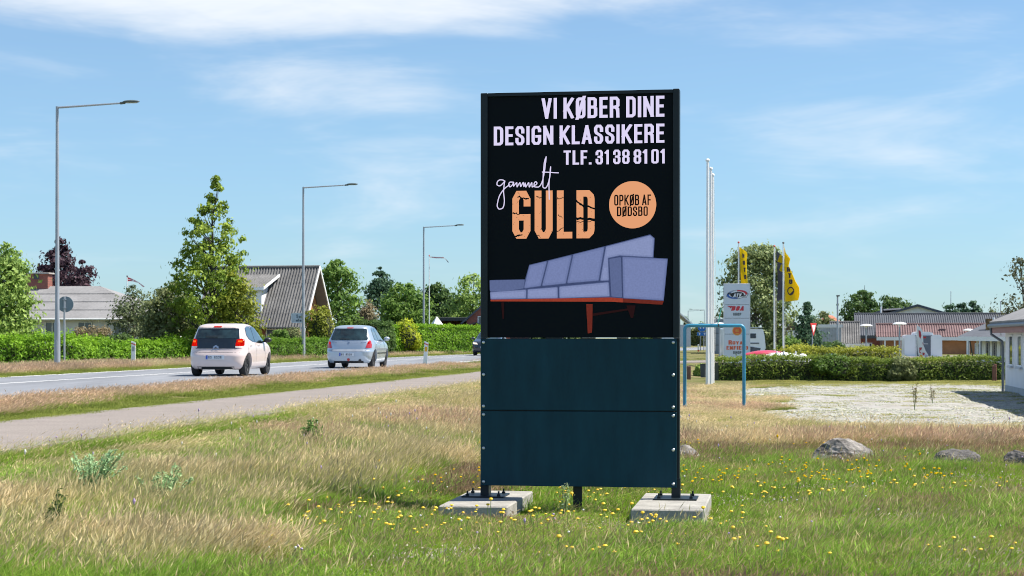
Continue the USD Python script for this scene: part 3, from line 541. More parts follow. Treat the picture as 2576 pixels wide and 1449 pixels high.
def hatchback(name, label, loc, heading, B, paint, wheel_r, axles, track, side_win, pillar, rear_glass, hatch, lamp, lit, plate, group=None, rim=RIMD, extras=None, trim=True):
    """axles=(rear x, front x); side_win: outline (x, z); lamp: outline (y, z) of the left-hand tail lamp; all seen on the shell B"""
    c = Thing(name, label, "car", loc, heading, group)
    m = to_manifold(B.shell())
    for ax in axles:
        for s in (-1, 1):
            cy = trimesh.creation.cylinder(wheel_r * 1.17, .34, sections=40); cy.apply_transform(trimesh.transformations.rotation_matrix(np.pi / 2, [1, 0, 0])); cy.apply_translation([ax, s * (track + .08), wheel_r + .01]); m = m - to_manifold(cy)
    body = c.add("body", m, paint, smooth=32)
    c.add("underbody", bevel_box(B.t[0][0, 1] + .12, -track + .08, wheel_r * .62, B.t[1][0, 1] - .12, track - .08, wheel_r * 1.4, .04), BLACKP)
    for ax in axles:
        for s in (-1, 1): make_wheel(c, ax, s * track, wheel_r, s, rim)
    SW = Polygon(side_win).buffer(-.03).buffer(.03, quad_segs=4)
    for s in (-1, 1):
        sm = lambda a, b, o: np.stack([a, s * (B.side(a, b) + o), b], 1)
        w = c.add("side_window_frame", patch(SW.buffer(.018), lambda a, b: sm(a, b, .003), .1), GLOSSB)
        for part in (SW.intersection(sbox(-1, 0, pillar - .025, 3)), SW.intersection(sbox(pillar + .025, 0, 9, 3))):
            c.add("side_window", patch(part, lambda a, b: sm(a, b, .007), .1), GLASS_CAR, smooth=True)
        for dx in (pillar - .62, pillar + .22):
            h = bevel_box(dx, 0, 0, dx + .17, .03, .028, .008); xm = dx + .08; h.apply_translation([0, float(B.side(xm, .84)) - .008, .83]); h.vertices[:, 1] *= s; h.fix_normals(); c.add("door_handle", h, paint)
        for lx_ in (pillar, pillar + 1.02, pillar - .80):
            c.add("door_seam", patch(sbox(lx_, .36, lx_ + .012, .90), lambda a, b: sm(a, b, .002), .1), BLACKP)
        my = float(B.side(side_win[-1][0] - .05, 1.0)); e = trimesh.creation.icosphere(2); e.apply_scale([.09, .11, .075]); e.apply_translation([max(p[0] for p in side_win) - .12, s * (my + .16), min(p[1] for p in side_win) + .08])
        c.add("wing_mirror", cat(e, bx(max(p[0] for p in side_win) - .15, s * (my - .03), .93, max(p[0] for p in side_win) - .09, s * (my + .1), .97)), BLACKP if paint is not None and name == "pink_hatchback" else paint, smooth=30)
        lm = Polygon([(a * s, b) for a, b in lamp]).buffer(-.02).buffer(.02, quad_segs=4)
        rm = lambda a, b, o: np.stack([B.rear(a, b) - o, a, b], 1)
        L = c.add("tail_lamp", patch(lm, lambda a, b: rm(a, b, .012), .05), LAMP_ON if lit else LAMP_RED, smooth=True)
        if lit:
            yb = lm.bounds; c.add("lamp_core", patch(sbox(yb[0] + .05, yb[3] - .10, yb[2] - .06, yb[3] - .055), lambda a, b: rm(a, b, .016), .05), LAMP_GLOW, parent=L)
            c.add("reverse_lamp", patch(lm.intersection(sbox(-2, 0, 2, yb[1] + .05)), lambda a, b: rm(a, b, .016), .05), LAMP_CLEAR, parent=L)
        else:
            yb = lm.bounds; cx_ = (yb[0] + yb[2]) / 2; c.add("lamp_core", patch(Point(cx_ - s * 0, yb[3] - .09).buffer(.035), lambda a, b: rm(a, b, .016), .05), LAMP_ON, parent=L)
    rm = lambda a, b, o: np.stack([B.rear(a, b) - o, a, b], 1)
    if hatch: c.add("tailgate_panel", patch(Polygon(hatch).buffer(-.03).buffer(.03, quad_segs=4), lambda a, b: rm(a, b, .006), .08), GLOSSB, smooth=True)
    g = c.add("rear_window", patch(Polygon(rear_glass).buffer(-.04).buffer(.04, quad_segs=4), lambda a, b: rm(a, b, .010), .08), GLASS_CAR, smooth=True)
    c.add("wiper", patch(LineString([(-.02, rear_glass[0][1] + .03), (.30, rear_glass[0][1] + .045)]).buffer(.010), lambda a, b: rm(a, b, .022), .1), BLACKP, parent=g)
    py, pzz = plate; p = c.add("plate", patch(sbox(py - .26, pzz - .058, py + .26, pzz + .058), lambda a, b: rm(a, b, .014), .13), PLATE)
    c.add("plate_band", patch(sbox(py + .205, pzz - .054, py + .255, pzz + .054), lambda a, b: rm(a, b, .017), .13), PBLUE, parent=p)
    for k in range(7):
        if k != 2: c.add("plate_mark", patch(sbox(py + .15 - .055 * k, pzz - .033, py + .185 - .055 * k, pzz + .033).difference(sbox(py + .162 - .055 * k, pzz - .02, py + .2 - .055 * k, pzz + .012 * (k % 3 - 1))), lambda a, b: rm(a, b, .017), .13), PINK_INK, parent=p)
    c.add("plate_recess", patch(sbox(py - .32, pzz - .085, py + .32, pzz + .085), lambda a, b: rm(a, b, .004), .13), paint)
    c.add("brake_lamp", patch(sbox(-.11, B.zmax - .115, .11, B.zmax - .085), lambda a, b: rm(a, b, .02), .1), LAMP_ON if lit else LAMP_RED)
    zl = pzz + .13; c.add("bumper_seam", patch(sbox(-B.ext(zl)[2] * .93, zl, B.ext(zl)[2] * .93, zl + .008), lambda a, b: rm(a, b, .002), .1), BLACKP)
    c.add("lower_valance", patch(sbox(-.52, B.zmin + .005, .52, B.zmin + .075), lambda a, b: rm(a, b, .005), .1), BLACKP)
    if extras: extras(c, B, rm, paint)
    return c
hd = lambda f: 90 - math.degrees(math.atan(f))
PAINT_PINK = mat("pearl_paint", (0.60, 0.50, 0.475), 0.32, var=.02, coat=0.8); PAINT_SILVER = mat("silver_paint", (0.42, 0.48, 0.55), 0.30, metal=0.45, var=.02, coat=0.9); PAINT_BLACK = mat("dark_paint", (0.012, 0.016, 0.024), 0.25, var=.05, coat=1.0)
B1 = Body([(.19, .10), (.28, .03), (.42, 0), (.55, 0), (.62, .025), (.68, .055), (.80, .09), (.92, .12), (1.05, .17), (1.2, .25), (1.30, .30), (1.345, .30), (1.38, .34), (1.42, .48), (1.445, .75), (1.46, 1.15)],
          [(.19, 3.28), (.3, 3.43), (.48, 3.47), (.62, 3.45), (.74, 3.38), (.84, 3.22), (.92, 2.95), (.98, 2.66), (1.08, 2.46), (1.22, 2.22), (1.34, 2.0), (1.40, 1.82), (1.44, 1.6), (1.46, 1.35)],
          [(.19, .70), (.27, .775), (.42, .80), (.6, .81), (.78, .80), (.9, .775), (1.0, .74), (1.15, .69), (1.28, .645), (1.36, .60), (1.41, .54), (1.445, .42), (1.46, .22)], 4.6)
def pink_extras(c, B, rm, paint):
    c.add("badge", patch(unary_union([LineString([(-.07, .80), (0, .845), (.07, .80)]).buffer(.011), LineString([(-.07, .77), (0, .815), (.07, .77)]).buffer(.011)]), lambda a, b: rm(a, b, .012), .1), CHROME)
    c.add("name_script", patch(sbox(-.10, .725, .10, .742), lambda a, b: rm(a, b, .012), .1), CHROME)
    c.add("spoiler", patch(sbox(-.50, B.zmax - .135, .50, B.zmax - .065), lambda a, b: rm(a, b, .012 + .0 * a), .1), paint, smooth=True)
hatchback("pink_hatchback", "pale pink hatchback driving away on the road with its brake lights lit", (wx(541, 48.2), 48.2, RZ), hd(.105), B1, PAINT_PINK, .295, (.56, 2.90), .665,
          [(.66, 1.13), (.78, 1.03), (1.1, .96), (1.6, .93), (2.30, .91), (2.42, .93), (2.2, 1.16), (2.0, 1.31), (1.6, 1.36), (1.0, 1.35), (.72, 1.29)], 1.34,
          [(-.60, 1.04), (.60, 1.04), (.545, 1.305), (-.545, 1.305)], [(-.58, .76), (.58, .76), (.63, 1.0), (.57, 1.31), (-.57, 1.31), (-.63, 1.0)],
          [(.53, .78), (.70, .775), (.742, .86), (.725, 1.0), (.66, 1.035), (.55, 1.0)], True, (0.0, .52), "cars on the road", RIMD, pink_extras)
B2 = Body([(.18, .10), (.3, .03), (.45, 0), (.58, 0), (.64, .04), (.75, .06), (.9, .10), (1.0, .14), (1.15, .24), (1.3, .34), (1.38, .38), (1.43, .42), (1.465, .56), (1.49, .85), (1.50, 1.2)],
          [(.18, 3.5), (.3, 3.66), (.45, 3.7), (.62, 3.68), (.74, 3.6), (.85, 3.4), (.93, 3.05), (.99, 2.78), (1.1, 2.58), (1.24, 2.36), (1.36, 2.15), (1.44, 1.92), (1.48, 1.7), (1.50, 1.4)],
          [(.18, .74), (.28, .81), (.45, .84), (.62, .845), (.8, .835), (.92, .80), (1.0, .765), (1.15, .70), (1.3, .64), (1.4, .585), (1.45, .52), (1.485, .40), (1.50, .2)], 4.6)
def silver_extras(c, B, rm, paint):
    c.add("badge", patch(sbox(-.035, .86, .035, .92), lambda a, b: rm(a, b, .008), .1), CHROME)
    for a0 in (-.60, .42): c.add("name_script", patch(sbox(a0, .885, a0 + .18, .9), lambda a, b: rm(a, b, .008), .1), CHROME)
    c.add("fog_lamp", patch(Point(0, .30).buffer(.05), lambda a, b: rm(a, b, .01), .1), LAMP_RED); c.add("tow_eye_cover", patch(Point(-.40, .27).buffer(.05), lambda a, b: rm(a, b, .01), .1), BLACKP)
    c.add("side_strip", patch(sbox(.95, .50, 2.65, .54), lambda a, b: np.stack([a, -(B.side(a, b) + .008), b], 1), .1), BLACKP)
    c.add("hatch_lip", patch(Polygon([(-.56, .585), (.56, .585), (.60, .66), (-.60, .66)]), lambda a, b: rm(a, b, .006), .1), mat("silver_shade", (0.40, 0.43, 0.47), .4, metal=.4))
hatchback("silver_hatchback", "silver hatchback driving away on the road behind the pink car", (wx(876, 60.8), 60.8, RZ), hd(.10), B2, PAINT_SILVER, .30, (.60, 2.98), .695,
          [(.80, 1.02), (.84, .99), (1.4, .96), (2.55, .94), (2.50, .99), (2.30, 1.22), (2.12, 1.36), (1.7, 1.40), (1.1, 1.39), (.92, 1.34)], 1.45,
          [(-.66, .98), (.66, .98), (.56, 1.37), (-.56, 1.37)], None, [(.585, .70), (.775, .70), (.775, .82), (.735, .95), (.69, .975), (.64, .88)], False, (0.06, .48), "cars on the road", RIMD, silver_extras)
# the oncoming dark car, mostly behind the billboard
def dark_extras(c, B, rm, paint):
    fm = lambda a, b, o: np.stack([B.front(a, b) + o, a, b], 1)
    for s in (-1, 1):
        c.add("headlamp", patch(Polygon([(s * .42, .66), (s * .72, .70), (s * .76, .80), (s * .5, .76)]), lambda a, b: fm(a, b, .01), .05), HEAD_ON)
    c.add("windscreen", patch(Polygon([(-.62, 1.0), (.62, 1.0), (.54, 1.40), (-.54, 1.40)]), lambda a, b: fm(a, b, .008), .08), GLASS_CAR, smooth=True); c.add("grille", patch(sbox(-.4, .38, .4, .56), lambda a, b: fm(a, b, .008), .1), GLOSSB)
    c.add("front_plate", patch(sbox(-.26, .44, .26, .55), lambda a, b: fm(a, b, .014), .1), PLATE)
hatchback("dark_car", "dark oncoming car half hidden behind the billboard's left edge", (wx(1192, 104) + 1.22, 107.8, RZ), -90 - math.degrees(math.atan(.16)), B2, PAINT_BLACK, .30, (.60, 2.98), .695,
          [(.80, 1.02), (.84, .99), (1.4, .96), (2.55, .94), (2.50, .99), (2.30, 1.22), (2.12, 1.36), (1.7, 1.40), (1.1, 1.39), (.92, 1.34)], 1.45,
          [(-.66, .98), (.66, .98), (.56, 1.37), (-.56, 1.37)], None, [(.585, .70), (.775, .70), (.775, .82), (.735, .95), (.69, .975), (.64, .88)], False, (0.0, .48), "cars on the road", RIMS, dark_extras)
PAINT_BLUE = mat("blue_paint", (0.02, 0.09, 0.32), 0.3, coat=1.0)
hatchback("blue_car", "small blue oncoming car far down the road under the blue pipe frame", (wx(1729, 380), 380, gz(wx(1729, 380), 380)), -105, B2, PAINT_BLUE, .30, (.60, 2.98), .695,
          [(.80, 1.02), (.84, .99), (1.4, .96), (2.55, .94), (2.50, .99), (2.30, 1.22), (2.12, 1.36), (1.7, 1.40), (1.1, 1.39), (.92, 1.34)], 1.45,
          [(-.66, .98), (.66, .98), (.56, 1.37), (-.56, 1.37)], None, [(.585, .70), (.775, .70), (.775, .82), (.735, .95), (.69, .975), (.64, .88)], False, (0.0, .48), "cars on the road", RIMS, dark_extras)

# ------------------------------------------------------------------ street lamps, signs and posts along the road
GALV = mat("galvanised_steel", (0.36, 0.39, 0.43), 0.5, metal=0.3, var=.10, scale=1.5, var2=.15); LAMPH = mat("lamp_housing", (0.07, 0.09, 0.09), 0.5); LENS = mat("lamp_lens", (0.45, 0.47, 0.42), 0.2)
def lamp_parts(t, H=8.95, arm=2.65):
    t.add("pole", cat(tube([(0, 0, -.3), (0, 0, 1.6), (0, 0, 1.75), (0, 0, H)], [.105, .10, .075, .05], 14)), GALV, smooth=40)
    t.add("door", bevel_box(-.035, -.104, .62, .035, -.09, 1.0, .004), GALV)
    t.add("arm", tube([(-.02, 0, H - .04), (.6, 0, H - .012), (arm - .3, 0, H + .075)], [.036, .034, .028], 8), GALV, smooth=40)
    hd_ = trimesh.creation.icosphere(2); hd_.apply_scale([.30, .11, .055]); hd_.apply_translation([arm - .04, 0, H + .115]); hd_.vertices[:, 2] = np.maximum(hd_.vertices[:, 2], H + .075)
    h = t.add("lamp_head", cat(hd_, tube([(arm - .42, 0, H + .068), (arm - .25, 0, H + .085)], .045, 8)), LAMPH, smooth=50)
    t.add("lens", bevel_box(arm - .22, -.07, H + .066, arm + .16, .07, H + .078, .004), LENS, parent=h)
first = None
for lab, px, y in (("nearest and tallest looking street lamp, in front of the round traffic sign", 144, 60.0), ("middle street lamp of the row, in front of the white direction sign", 763, 92.0), ("farthest street lamp of the row, nearest the billboard", 1066, 125.0)):
    at = (wx(px, y), y, ROADZ - .02)
    if first is None: t = Thing("street_lamp", lab, "street lamp", at, -8, "street lamps along the road"); lamp_parts(t); first = t.path
    else: copy_of(first, "street_lamp", lab, "street lamp", at, -8, "street lamps along the road")
copy_of(first, "street_lamp", "tiny distant street lamp above the blue pipe frame, nearer the billboard", "street lamp", (wx(1731, 330), 330, -2.2), 0, "street lamps along the road")
copy_of(first, "street_lamp", "tiny distant street lamp beyond the blue pipe frame, nearer the white flagpoles", "street lamp", (wx(1772, 330), 330, -2.0), 180, "street lamps along the road")
SIGNBACK = mat("sign_back", (0.17, 0.22, 0.25), 0.55, metal=.2, var=.08); SIGNGREY = mat("sign_enamel", (0.42, 0.48, 0.52), 0.5); SIGNEDGE = mat("sign_rim", (0.62, 0.66, 0.68), 0.4)
y = 70.0; t = Thing("round_sign", "round traffic sign seen from behind, beside the nearest street lamp", "traffic sign", (wx(162, y), y, ROADZ))
t.add("pole", tube([(0, 0, -.2), (0, 0, 2.72)], .038, 10), GALV, smooth=40)
d = trimesh.creation.cylinder(.315, .02, sections=40); d.apply_transform(trimesh.transformations.rotation_matrix(np.pi / 2, [1, 0, 0])); d.apply_translation([.03, .06, 2.41]); t.add("disc", d, SIGNBACK)
for zz in (2.25, 2.58): t.add("clamp", bx(-.06, -.045, zz, .06, .05, zz + .03), GALV)
y = 100.0; t = Thing("direction_sign", "white place name sign with rounded corners behind the middle street lamp", "road sign", (wx(757, y), y, ROADZ))
t.add("pole", tube([(-.04, 0.05, -.2), (-.04, 0.05, 2.5)], .04, 10), GALV, smooth=40)
fr = sbox(-.55, 1.93, .55, 2.49).buffer(-.1).buffer(.1); b = t.add("board", upright(extr(fr, .03), 0.0), SIGNGREY)
t.add("rim", upright(extr(fr.difference(fr.buffer(-.035)), .012), -.03), SIGNEDGE, parent=b)
INKD = mat("sign_lettering", (0.05, 0.09, 0.12), 0.6)
t.add("lettering", upright(extr(affinity.translate(text_shape("S", .09, .19), -.25, 2.21), .004), -.031), INKD, parent=b)
t.add("lettering", upright(extr(affinity.translate(Point(0, 0).buffer(.06).difference(Point(0, 0).buffer(.02)), -.07, 2.26), .004), -.031), INKD, parent=b)
t.add("lettering", upright(extr(affinity.translate(text_shape("B", .09, .2), .05, 2.20), .004), -.031), INKD, parent=b)
t.add("lettering", upright(extr(unary_union([affinity.translate(Point(0, 0).buffer(.055), a, 2.05) for a in (-.22, -.02)] + [sbox(-.15, 2.0, -.11, 2.16)]), .004), -.031), INKD, parent=b)
POSTW = mat("marker_white", (0.78, 0.78, 0.76), 0.5, var=.06); POSTR = mat("marker_red", (0.62, 0.07, 0.04), 0.5); POSTY = mat("amber_reflector", (0.75, 0.40, 0.02), 0.25); POSTG = mat("grey_reflector", (0.34, 0.37, 0.38), 0.25)
for lab, px, y, tilt, refl in (("white marker post with red tip and grey reflector on the far verge", 335.5, 68.0, 0.0, POSTG), ("leaning white marker post with red tip and amber reflector on the near verge", 1069, 66.0, 0.06, POSTY)):
    t = Thing("marker_post", lab, "marker post", (wx(px, y), y, ROADZ - .01), 0, "white marker posts along the road")
    def lean(m): m.vertices[:, 0] += tilt * m.vertices[:, 2]; return m
    def wedge(z0, z1, o=0.0): return slab((-.075 - o, -.03 - o, z0), (.075 + o, -.03 - o, z0), (.075 + o, -.03 - o, z1 - .06), (-.075 - o, -.03 - o, z1), .06 + 2 * o)
    body = t.add("post", lean(wedge(-.2, .97)), POSTW)
    t.add("red_band", lean(slab((-.078, -.033, .865), (.078, -.033, .80), (.078, -.033, .845), (-.078, -.033, .905), .066)), POSTR, parent=body)
    t.add("reflector", lean(bx(-.05, -.036, .58, .05, -.029, .76)), refl, parent=body)

# ------------------------------------------------------------------ buildings
ROOF_GREY = mat("fibre_cement_roof", (0.15, 0.147, 0.145), 0.9, var=.30, scale=.9, var2=.35, bscale=9, bump=.004); ROOF_PALE = mat("pale_roof", (0.235, 0.23, 0.23), .9, var=.15, scale=.7, var2=.2, bscale=8); ROOF_DARK = mat("dark_roof", (0.075, 0.083, 0.10), .85, var=.2, scale=.8, var2=.2, bscale=8)
ROOF_RED = mat("red_roof", (0.165, 0.10, 0.10), .85, var=.2, scale=.8, var2=.25, bscale=8); BRICK = mat("red_brick", (0.30, 0.105, 0.075), .9, var=.2, scale=3, var2=.3, bscale=30); ORBRICK = mat("orange_brick", (0.42, 0.185, 0.08), .9, var=.15, scale=3, var2=.2, bscale=30)
WHITEP = mat("white_board", (0.74, 0.74, 0.73), .6, var=.06); RENDER_ = mat("white_render", (0.66, 0.66, 0.66), .9, var=.07, scale=1.2, bump=.004, bscale=60); TIMBER = mat("brown_timber", (0.13, 0.07, 0.05), .8, var=.2); GREYW = mat("grey_board", (0.42, 0.44, 0.47), .7, var=.1); DGREY = mat("dark_grey_trim", (0.05, 0.055, 0.06), .6)
PANE = mat("window_pane", (0.02, 0.03, 0.038), .05, var=.3, scale=1.1, coat=1.0); SOFFIT = mat("soffit_board", (0.15, 0.13, 0.12), .8)
class House:
    """a house in its own frame: x along the ridge, y away from the front, z up"""
    def __init__(s, name, label, loc, rotz, cat="house", group=None): s.t = Thing(name, label, cat, loc, rotz, group); s.L = None
    def walls(s, x0, x1, y0, y1, h, m, name="wall"): return s.t.add(name, cat(bx(x0, y0, -.6, x1, y0 + .2, h), bx(x0, y1 - .2, -.6, x1, y1, h), bx(x0, y0 + .2, -.6, x0 + .2, y1 - .2, h), bx(x1 - .2, y0 + .2, -.6, x1, y1 - .2, h)), m)
    def gable(s, x, y0, y1, h, hr, m, th=.2):
        yc = (y0 + y1) / 2; g = extr(Polygon([(y0, h), (y1, h), (yc, hr)]), th); g.apply_transform(np.array([[0, 0, 1, 0], [1, 0, 0, 0], [0, 1, 0, 0], [0, 0, 0, 1.0]])); g.apply_translation([x, 0, 0]); return s.t.add("gable", g, m)
    def roof(s, x0, x1, y0, y1, h, hr, m, rows=3, over=.35, yc=None, pitch=.177, name="roof", sides=(0, 1)):
        """two slopes of corrugated sheets in overlapping courses"""
        yc = (y0 + y1) / 2 if yc is None else yc; out = None
        for sd in sides:
            ye = y0 if sd == 0 else y1; sl_ = (hr - h) / abs(yc - ye); eo = over * (1 if sd else -1); e = np.array([0, ye + eo, h - over * sl_]); r = np.array([0, yc, hr])
            for k in range(rows):
                a, b = e + (r - e) * max(0, (k / rows - .012)), e + (r - e) * (k + 1) / rows; lift = np.array([0, 0, .012 * (k % 2)])
                pa, pb = (x0 - over, x1 + over) if sd == 0 else (x1 + over, x0 - over)
                p = [np.array([pa, *a[1:]]) + lift, np.array([pb, *a[1:]]) + lift, np.array([pb, *b[1:]]) + lift, np.array([pa, *b[1:]]) + lift]
                o = s.t.add("roof_sheet", corrugated(*p, pitch=pitch), m); out = out or o
        s.t.add("ridge_cap", tube([(x0 - over, yc, hr + .02), (x1 + over, yc, hr + .02)], .09, 8), m)
        return out
    def barge(s, x, y0, y1, h, hr, over, m, th=.06, dp=.2):
        yc = (y0 + y1) / 2
        for ye, sg in ((y0, -1), (y1, 1)):
            sl_ = (hr - h) / abs(yc - ye); a = np.array([ye + sg * over, h - over * sl_]); b = np.array([yc, hr])
            g = extr(Polygon([a + (0, .06), b + (0, .06), b + (0, .06 - dp), a + (0, .06 - dp)]), th); g.apply_transform(np.array([[0, 0, 1, 0], [1, 0, 0, 0], [0, 1, 0, 0], [0, 0, 0, 1.0]])); g.apply_translation([x, 0, 0]); s.t.add("barge_board", g, m)
    def window(s, x0, x1, z0, z1, y=0.0, m=None, bars=1):
        fr = sbox(x0, z0, x1, z1); w = .05; f = fr.difference(fr.buffer(-w, join_style="mitre"))
        for k in range(1, bars + 1): f = f.union(sbox(x0 + (x1 - x0) * k / (bars + 1) - .02, z0, x0 + (x1 - x0) * k / (bars + 1) + .02, z1))
        p = s.t.add("window", upright(extr(f, .05), y - .001), m or WHITEP)
        s.t.add("pane", upright(extr(fr.buffer(-w + .005, join_style="mitre"), .012), y - .012), PANE, parent=p)
        return p

# the steep corrugated-roofed house with a dormer
ax_, ay_ = wx(799, 106.5), 106.5
h = House("steep_roof_house", "house with steep grey corrugated roof, white dormer and barge boards", (ax_, ay_, ROADZ), -10)
EH, RH, RUN, LEN = 1.75, 5.35, 3.05, 6.6
h.walls(-LEN, -.55, -RUN + .5, RUN - .5, 2.1, BRICK); h.gable(-.75, -RUN + .5, RUN - .5, 2.1, RH - .25, ORBRICK); h.gable(-LEN, -RUN + .5, RUN - .5, 2.1, RH - .25, ORBRICK)
h.roof(-LEN, 0, -RUN, RUN, EH, RH, ROOF_GREY, rows=4, over=.12); h.barge(.12, -RUN, RUN, EH, RH, .16, WHITEP); h.t.add("gable_panel", extr(Polygon([(-1.25, 2.55), (-.35, 2.55), (-.35, 3.9), (-.8, 3.9)]), .03).apply_transform(np.array([[0, 0, 1, -.55], [1, 0, 0, 0], [0, 1, 0, 0], [0, 0, 0, 1.0]])), WHITEP)
h.t.add("soffit", slab((-.55, -RUN + .1, EH + .02), (.1, -RUN + .1, EH + .02), (.1, -.06, RH - .16), (-.55, -.06, RH - .16), .03), SOFFIT); h.t.add("soffit", slab((.1, RUN - .1, EH + .02), (-.55, RUN - .1, EH + .02), (-.55, .06, RH - .16), (.1, .06, RH - .16), .03), SOFFIT)
D0, D1, DF, DZ0, DZ1 = -5.1, -2.75, -2.35, 2.62, 4.02
dm = h.t.add("dormer", cat(bx(D0, DF, DZ0 - .1, D1, DF + .12, DZ0 + .22), bx(D0, DF, DZ0 + .22, D0 + .3, DF + .12, DZ1), bx(D1 - .62, DF, DZ0 + .22, D1, DF + .12, DZ1), bx(D0 + .3, DF, DZ1 - .14, D1 - .62, DF + .12, DZ1)), WHITEP)
ck = extr(Polygon([(DF + .12, DZ0 - .15), (DF + .12, DZ1), (-1.05, DZ1 + .1), (DF + .3, DZ0 - .15)]), .1); ck.apply_transform(np.array([[0, 0, 1, D1 - .1], [1, 0, 0, 0], [0, 1, 0, 0], [0, 0, 0, 1.0]])); h.t.add("dormer_cheek", ck, WHITEP, parent=dm)
h.t.add("dormer_window", bx(D0 + .3, DF + .03, DZ0 + .22, D1 - .62, DF + .05, DZ1 - .14), PANE, parent=dm); h.t.add("dormer_roof", corrugated((D0 - .2, DF - .3, DZ1 + .05), (D1 + .22, DF - .3, DZ1 + .05), (D1 + .55, -.62, DZ1 + .88), (D0 - .2, -.62, DZ1 + .88)), ROOF_GREY, parent=dm)
h.t.add("dormer_fascia", cat(bx(D0 - .22, DF - .34, DZ1 - .12, D1 + .24, DF - .30, DZ1 + .05)), WHITEP, parent=dm); h.t.add("dormer_fascia", slab((D1 + .25, DF - .33, DZ1 - .10), (D1 + .58, -.62, DZ1 + .73), (D1 + .58, -.62, DZ1 + .9), (D1 + .25, DF - .33, DZ1 + .07), .03), WHITEP, parent=dm)
h.t.add("gutter", tube([(-LEN, -RUN - .2, EH - .08), (.1, -RUN - .2, EH - .08)], .06, 6), DGREY); h.window(-4.6, -3.2, .7, 1.6, -RUN + .5); h.window(-2.4, -1.2, .7, 1.6, -RUN + .5)

# the low house with the brick chimney
h = House("low_white_house", "low white house with pale grey roof and red brick chimney", (wx(210, 98), 98, ROADZ), -6)
h.walls(-1.7, 5.2, -3.4, 3.6, 2.35, RENDER_); h.t.add("roof_hip", slab((-2.3, -3.95, 2.12), (5.7, -3.95, 2.12), (.9, 0.1, 3.95), (-3.0, 0.1, 3.95), .05), ROOF_PALE)
h.t.add("roof_hip", slab((5.7, -3.95, 2.12), (5.7, 4.1, 2.12), (.9, 0.1, 3.95), (.9, 0.09, 3.95), .05), ROOF_PALE); h.t.add("roof_hip", slab((5.7, 4.1, 2.12), (-5.5, 4.1, 2.12), (-3.0, 0.1, 3.95), (.9, 0.1, 3.95), .05), ROOF_PALE)
for k in range(1, 4): a = k / 4; h.t.add("roof_course", slab((-2.3 - .7 * a + .02, -3.95 + 4.05 * a - .03, 2.14 + 1.83 * a), (5.7 - 4.8 * a, -3.95 + 4.05 * a - .03, 2.14 + 1.83 * a), (5.7 - 4.8 * a, -3.95 + 4.05 * a + .02, 2.165 + 1.83 * a), (-2.3 - .7 * a, -3.95 + 4.05 * a + .02, 2.165 + 1.83 * a), .02), ROOF_PALE)
h.t.add("gutter", tube([(-2.3, -4.0, 2.08), (5.75, -4.0, 2.08)], .06, 6), WHITEP)
for x0 in (-.9, .9, 2.9, 4.2): h.window(x0, x0 + .8, .75, 1.95, -3.4, bars=1)
ch = h.t.add("chimney", bx(-3.25, -.25, 3.3, -1.95, .45, 4.62), BRICK); h.t.add("chimney_cap", bevel_box(-3.35, -.35, 4.62, -1.85, .55, 4.70, .01), mat("cap_stone", (0.35, 0.32, 0.29), .9), parent=ch); h.t.add("flue_opening", bx(-2.75, -.262, 4.33, -2.45, -.24, 4.6), DGREY, parent=ch)
for k in range(9): h.t.add("brick_course", bx(-3.256, -.256, 3.45 + .125 * k, -1.944, .456, 3.456 + .125 * k), SOFFIT, parent=ch)
wl = h.t.add("wing", cat(bx(-6.6, -4.6, -.5, -1.72, -3.6, 1.8)), RENDER_); g = extr(Polygon([(-6.6, 1.8), (-1.72, 1.8), (-1.72, 2.1), (-5.6, 3.45), (-6.6, 3.2)]), .2); h.t.add("wing_gable", upright(g, -4.4), WHITEP, parent=wl)
for k in range(18): x0 = -6.5 + .26 * k; h.t.add("cladding_board", bx(x0, -4.628, -.1, x0 + .17, -4.601, min(2.0 + max(0, (-1.72 - x0)) * .345, 3.2)), GREYW, parent=wl)
h.t.add("wing_roof", slab((-5.8, -4.95, 3.55), (-1.5, -4.95, 2.06), (-1.5, -3.4, 2.12), (-5.8, 0.1, 3.9), .08), ROOF_PALE); h.t.add("wing_barge", slab((-5.8, -4.97, 3.36), (-1.5, -4.97, 1.87), (-1.5, -4.97, 2.07), (-5.8, -4.97, 3.57), .04), DGREY)
# red brick house behind the billboard, with a garage
h = House("red_brick_house", "dark red brick house with white framed gable window at the billboard's left edge", (wx(1240, 128), 128, ROADZ), 0)
h.walls(-1.9, 2.6, 0, 8, 2.3, BRICK); g = extr(Polygon([(-1.9, 2.3), (2.6, 2.3), (.9, 4.8), (-.2, 4.2)]), .2); h.t.add("gable", upright(g, .2), BRICK); h.t.add("roof_slope", slab((.95, -.3, 4.95), (-2.35, -.3, 2.15), (-2.35, 8.2, 2.15), (.95, 8.2, 4.95), -.12), ROOF_DARK); h.t.add("roof_slope", slab((2.9, -.3, 2.2), (.95, -.3, 4.95), (.95, 8.2, 4.95), (2.9, 8.2, 2.2), -.12), ROOF_DARK)
h.window(-1.1, .6, 2.05, 2.65, 0, bars=1); h.t.add("porch_roof", cat(slab((-2.4, -1.6, 1.75), (-1.2, -1.6, 2.2), (-1.2, 0, 2.2), (-2.4, 0, 1.75), .06), slab((-1.2, -1.6, 2.2), (.6, -1.6, 1.5), (.6, 0, 1.5), (-1.2, 0, 2.2), .06)), DGREY)
for xq in (-2.2, .3): h.t.add("porch_post", bx(xq, -1.5, -.3, xq + .1, -1.4, 1.72), WHITEP)
h = House("carport", "low dark roofed carport behind the white pavilion", (wx(1092, 133), 133, ROADZ), 0, "carport"); h.t.add("roof", bevel_box(-1.9, 0, 2.35, 3.0, 4, 2.62, .02), DGREY)
for xq in (-1.8, .4, 2.7): h.t.add("post", bx(xq, .1, -.3, xq + .12, .22, 2.35), TIMBER)
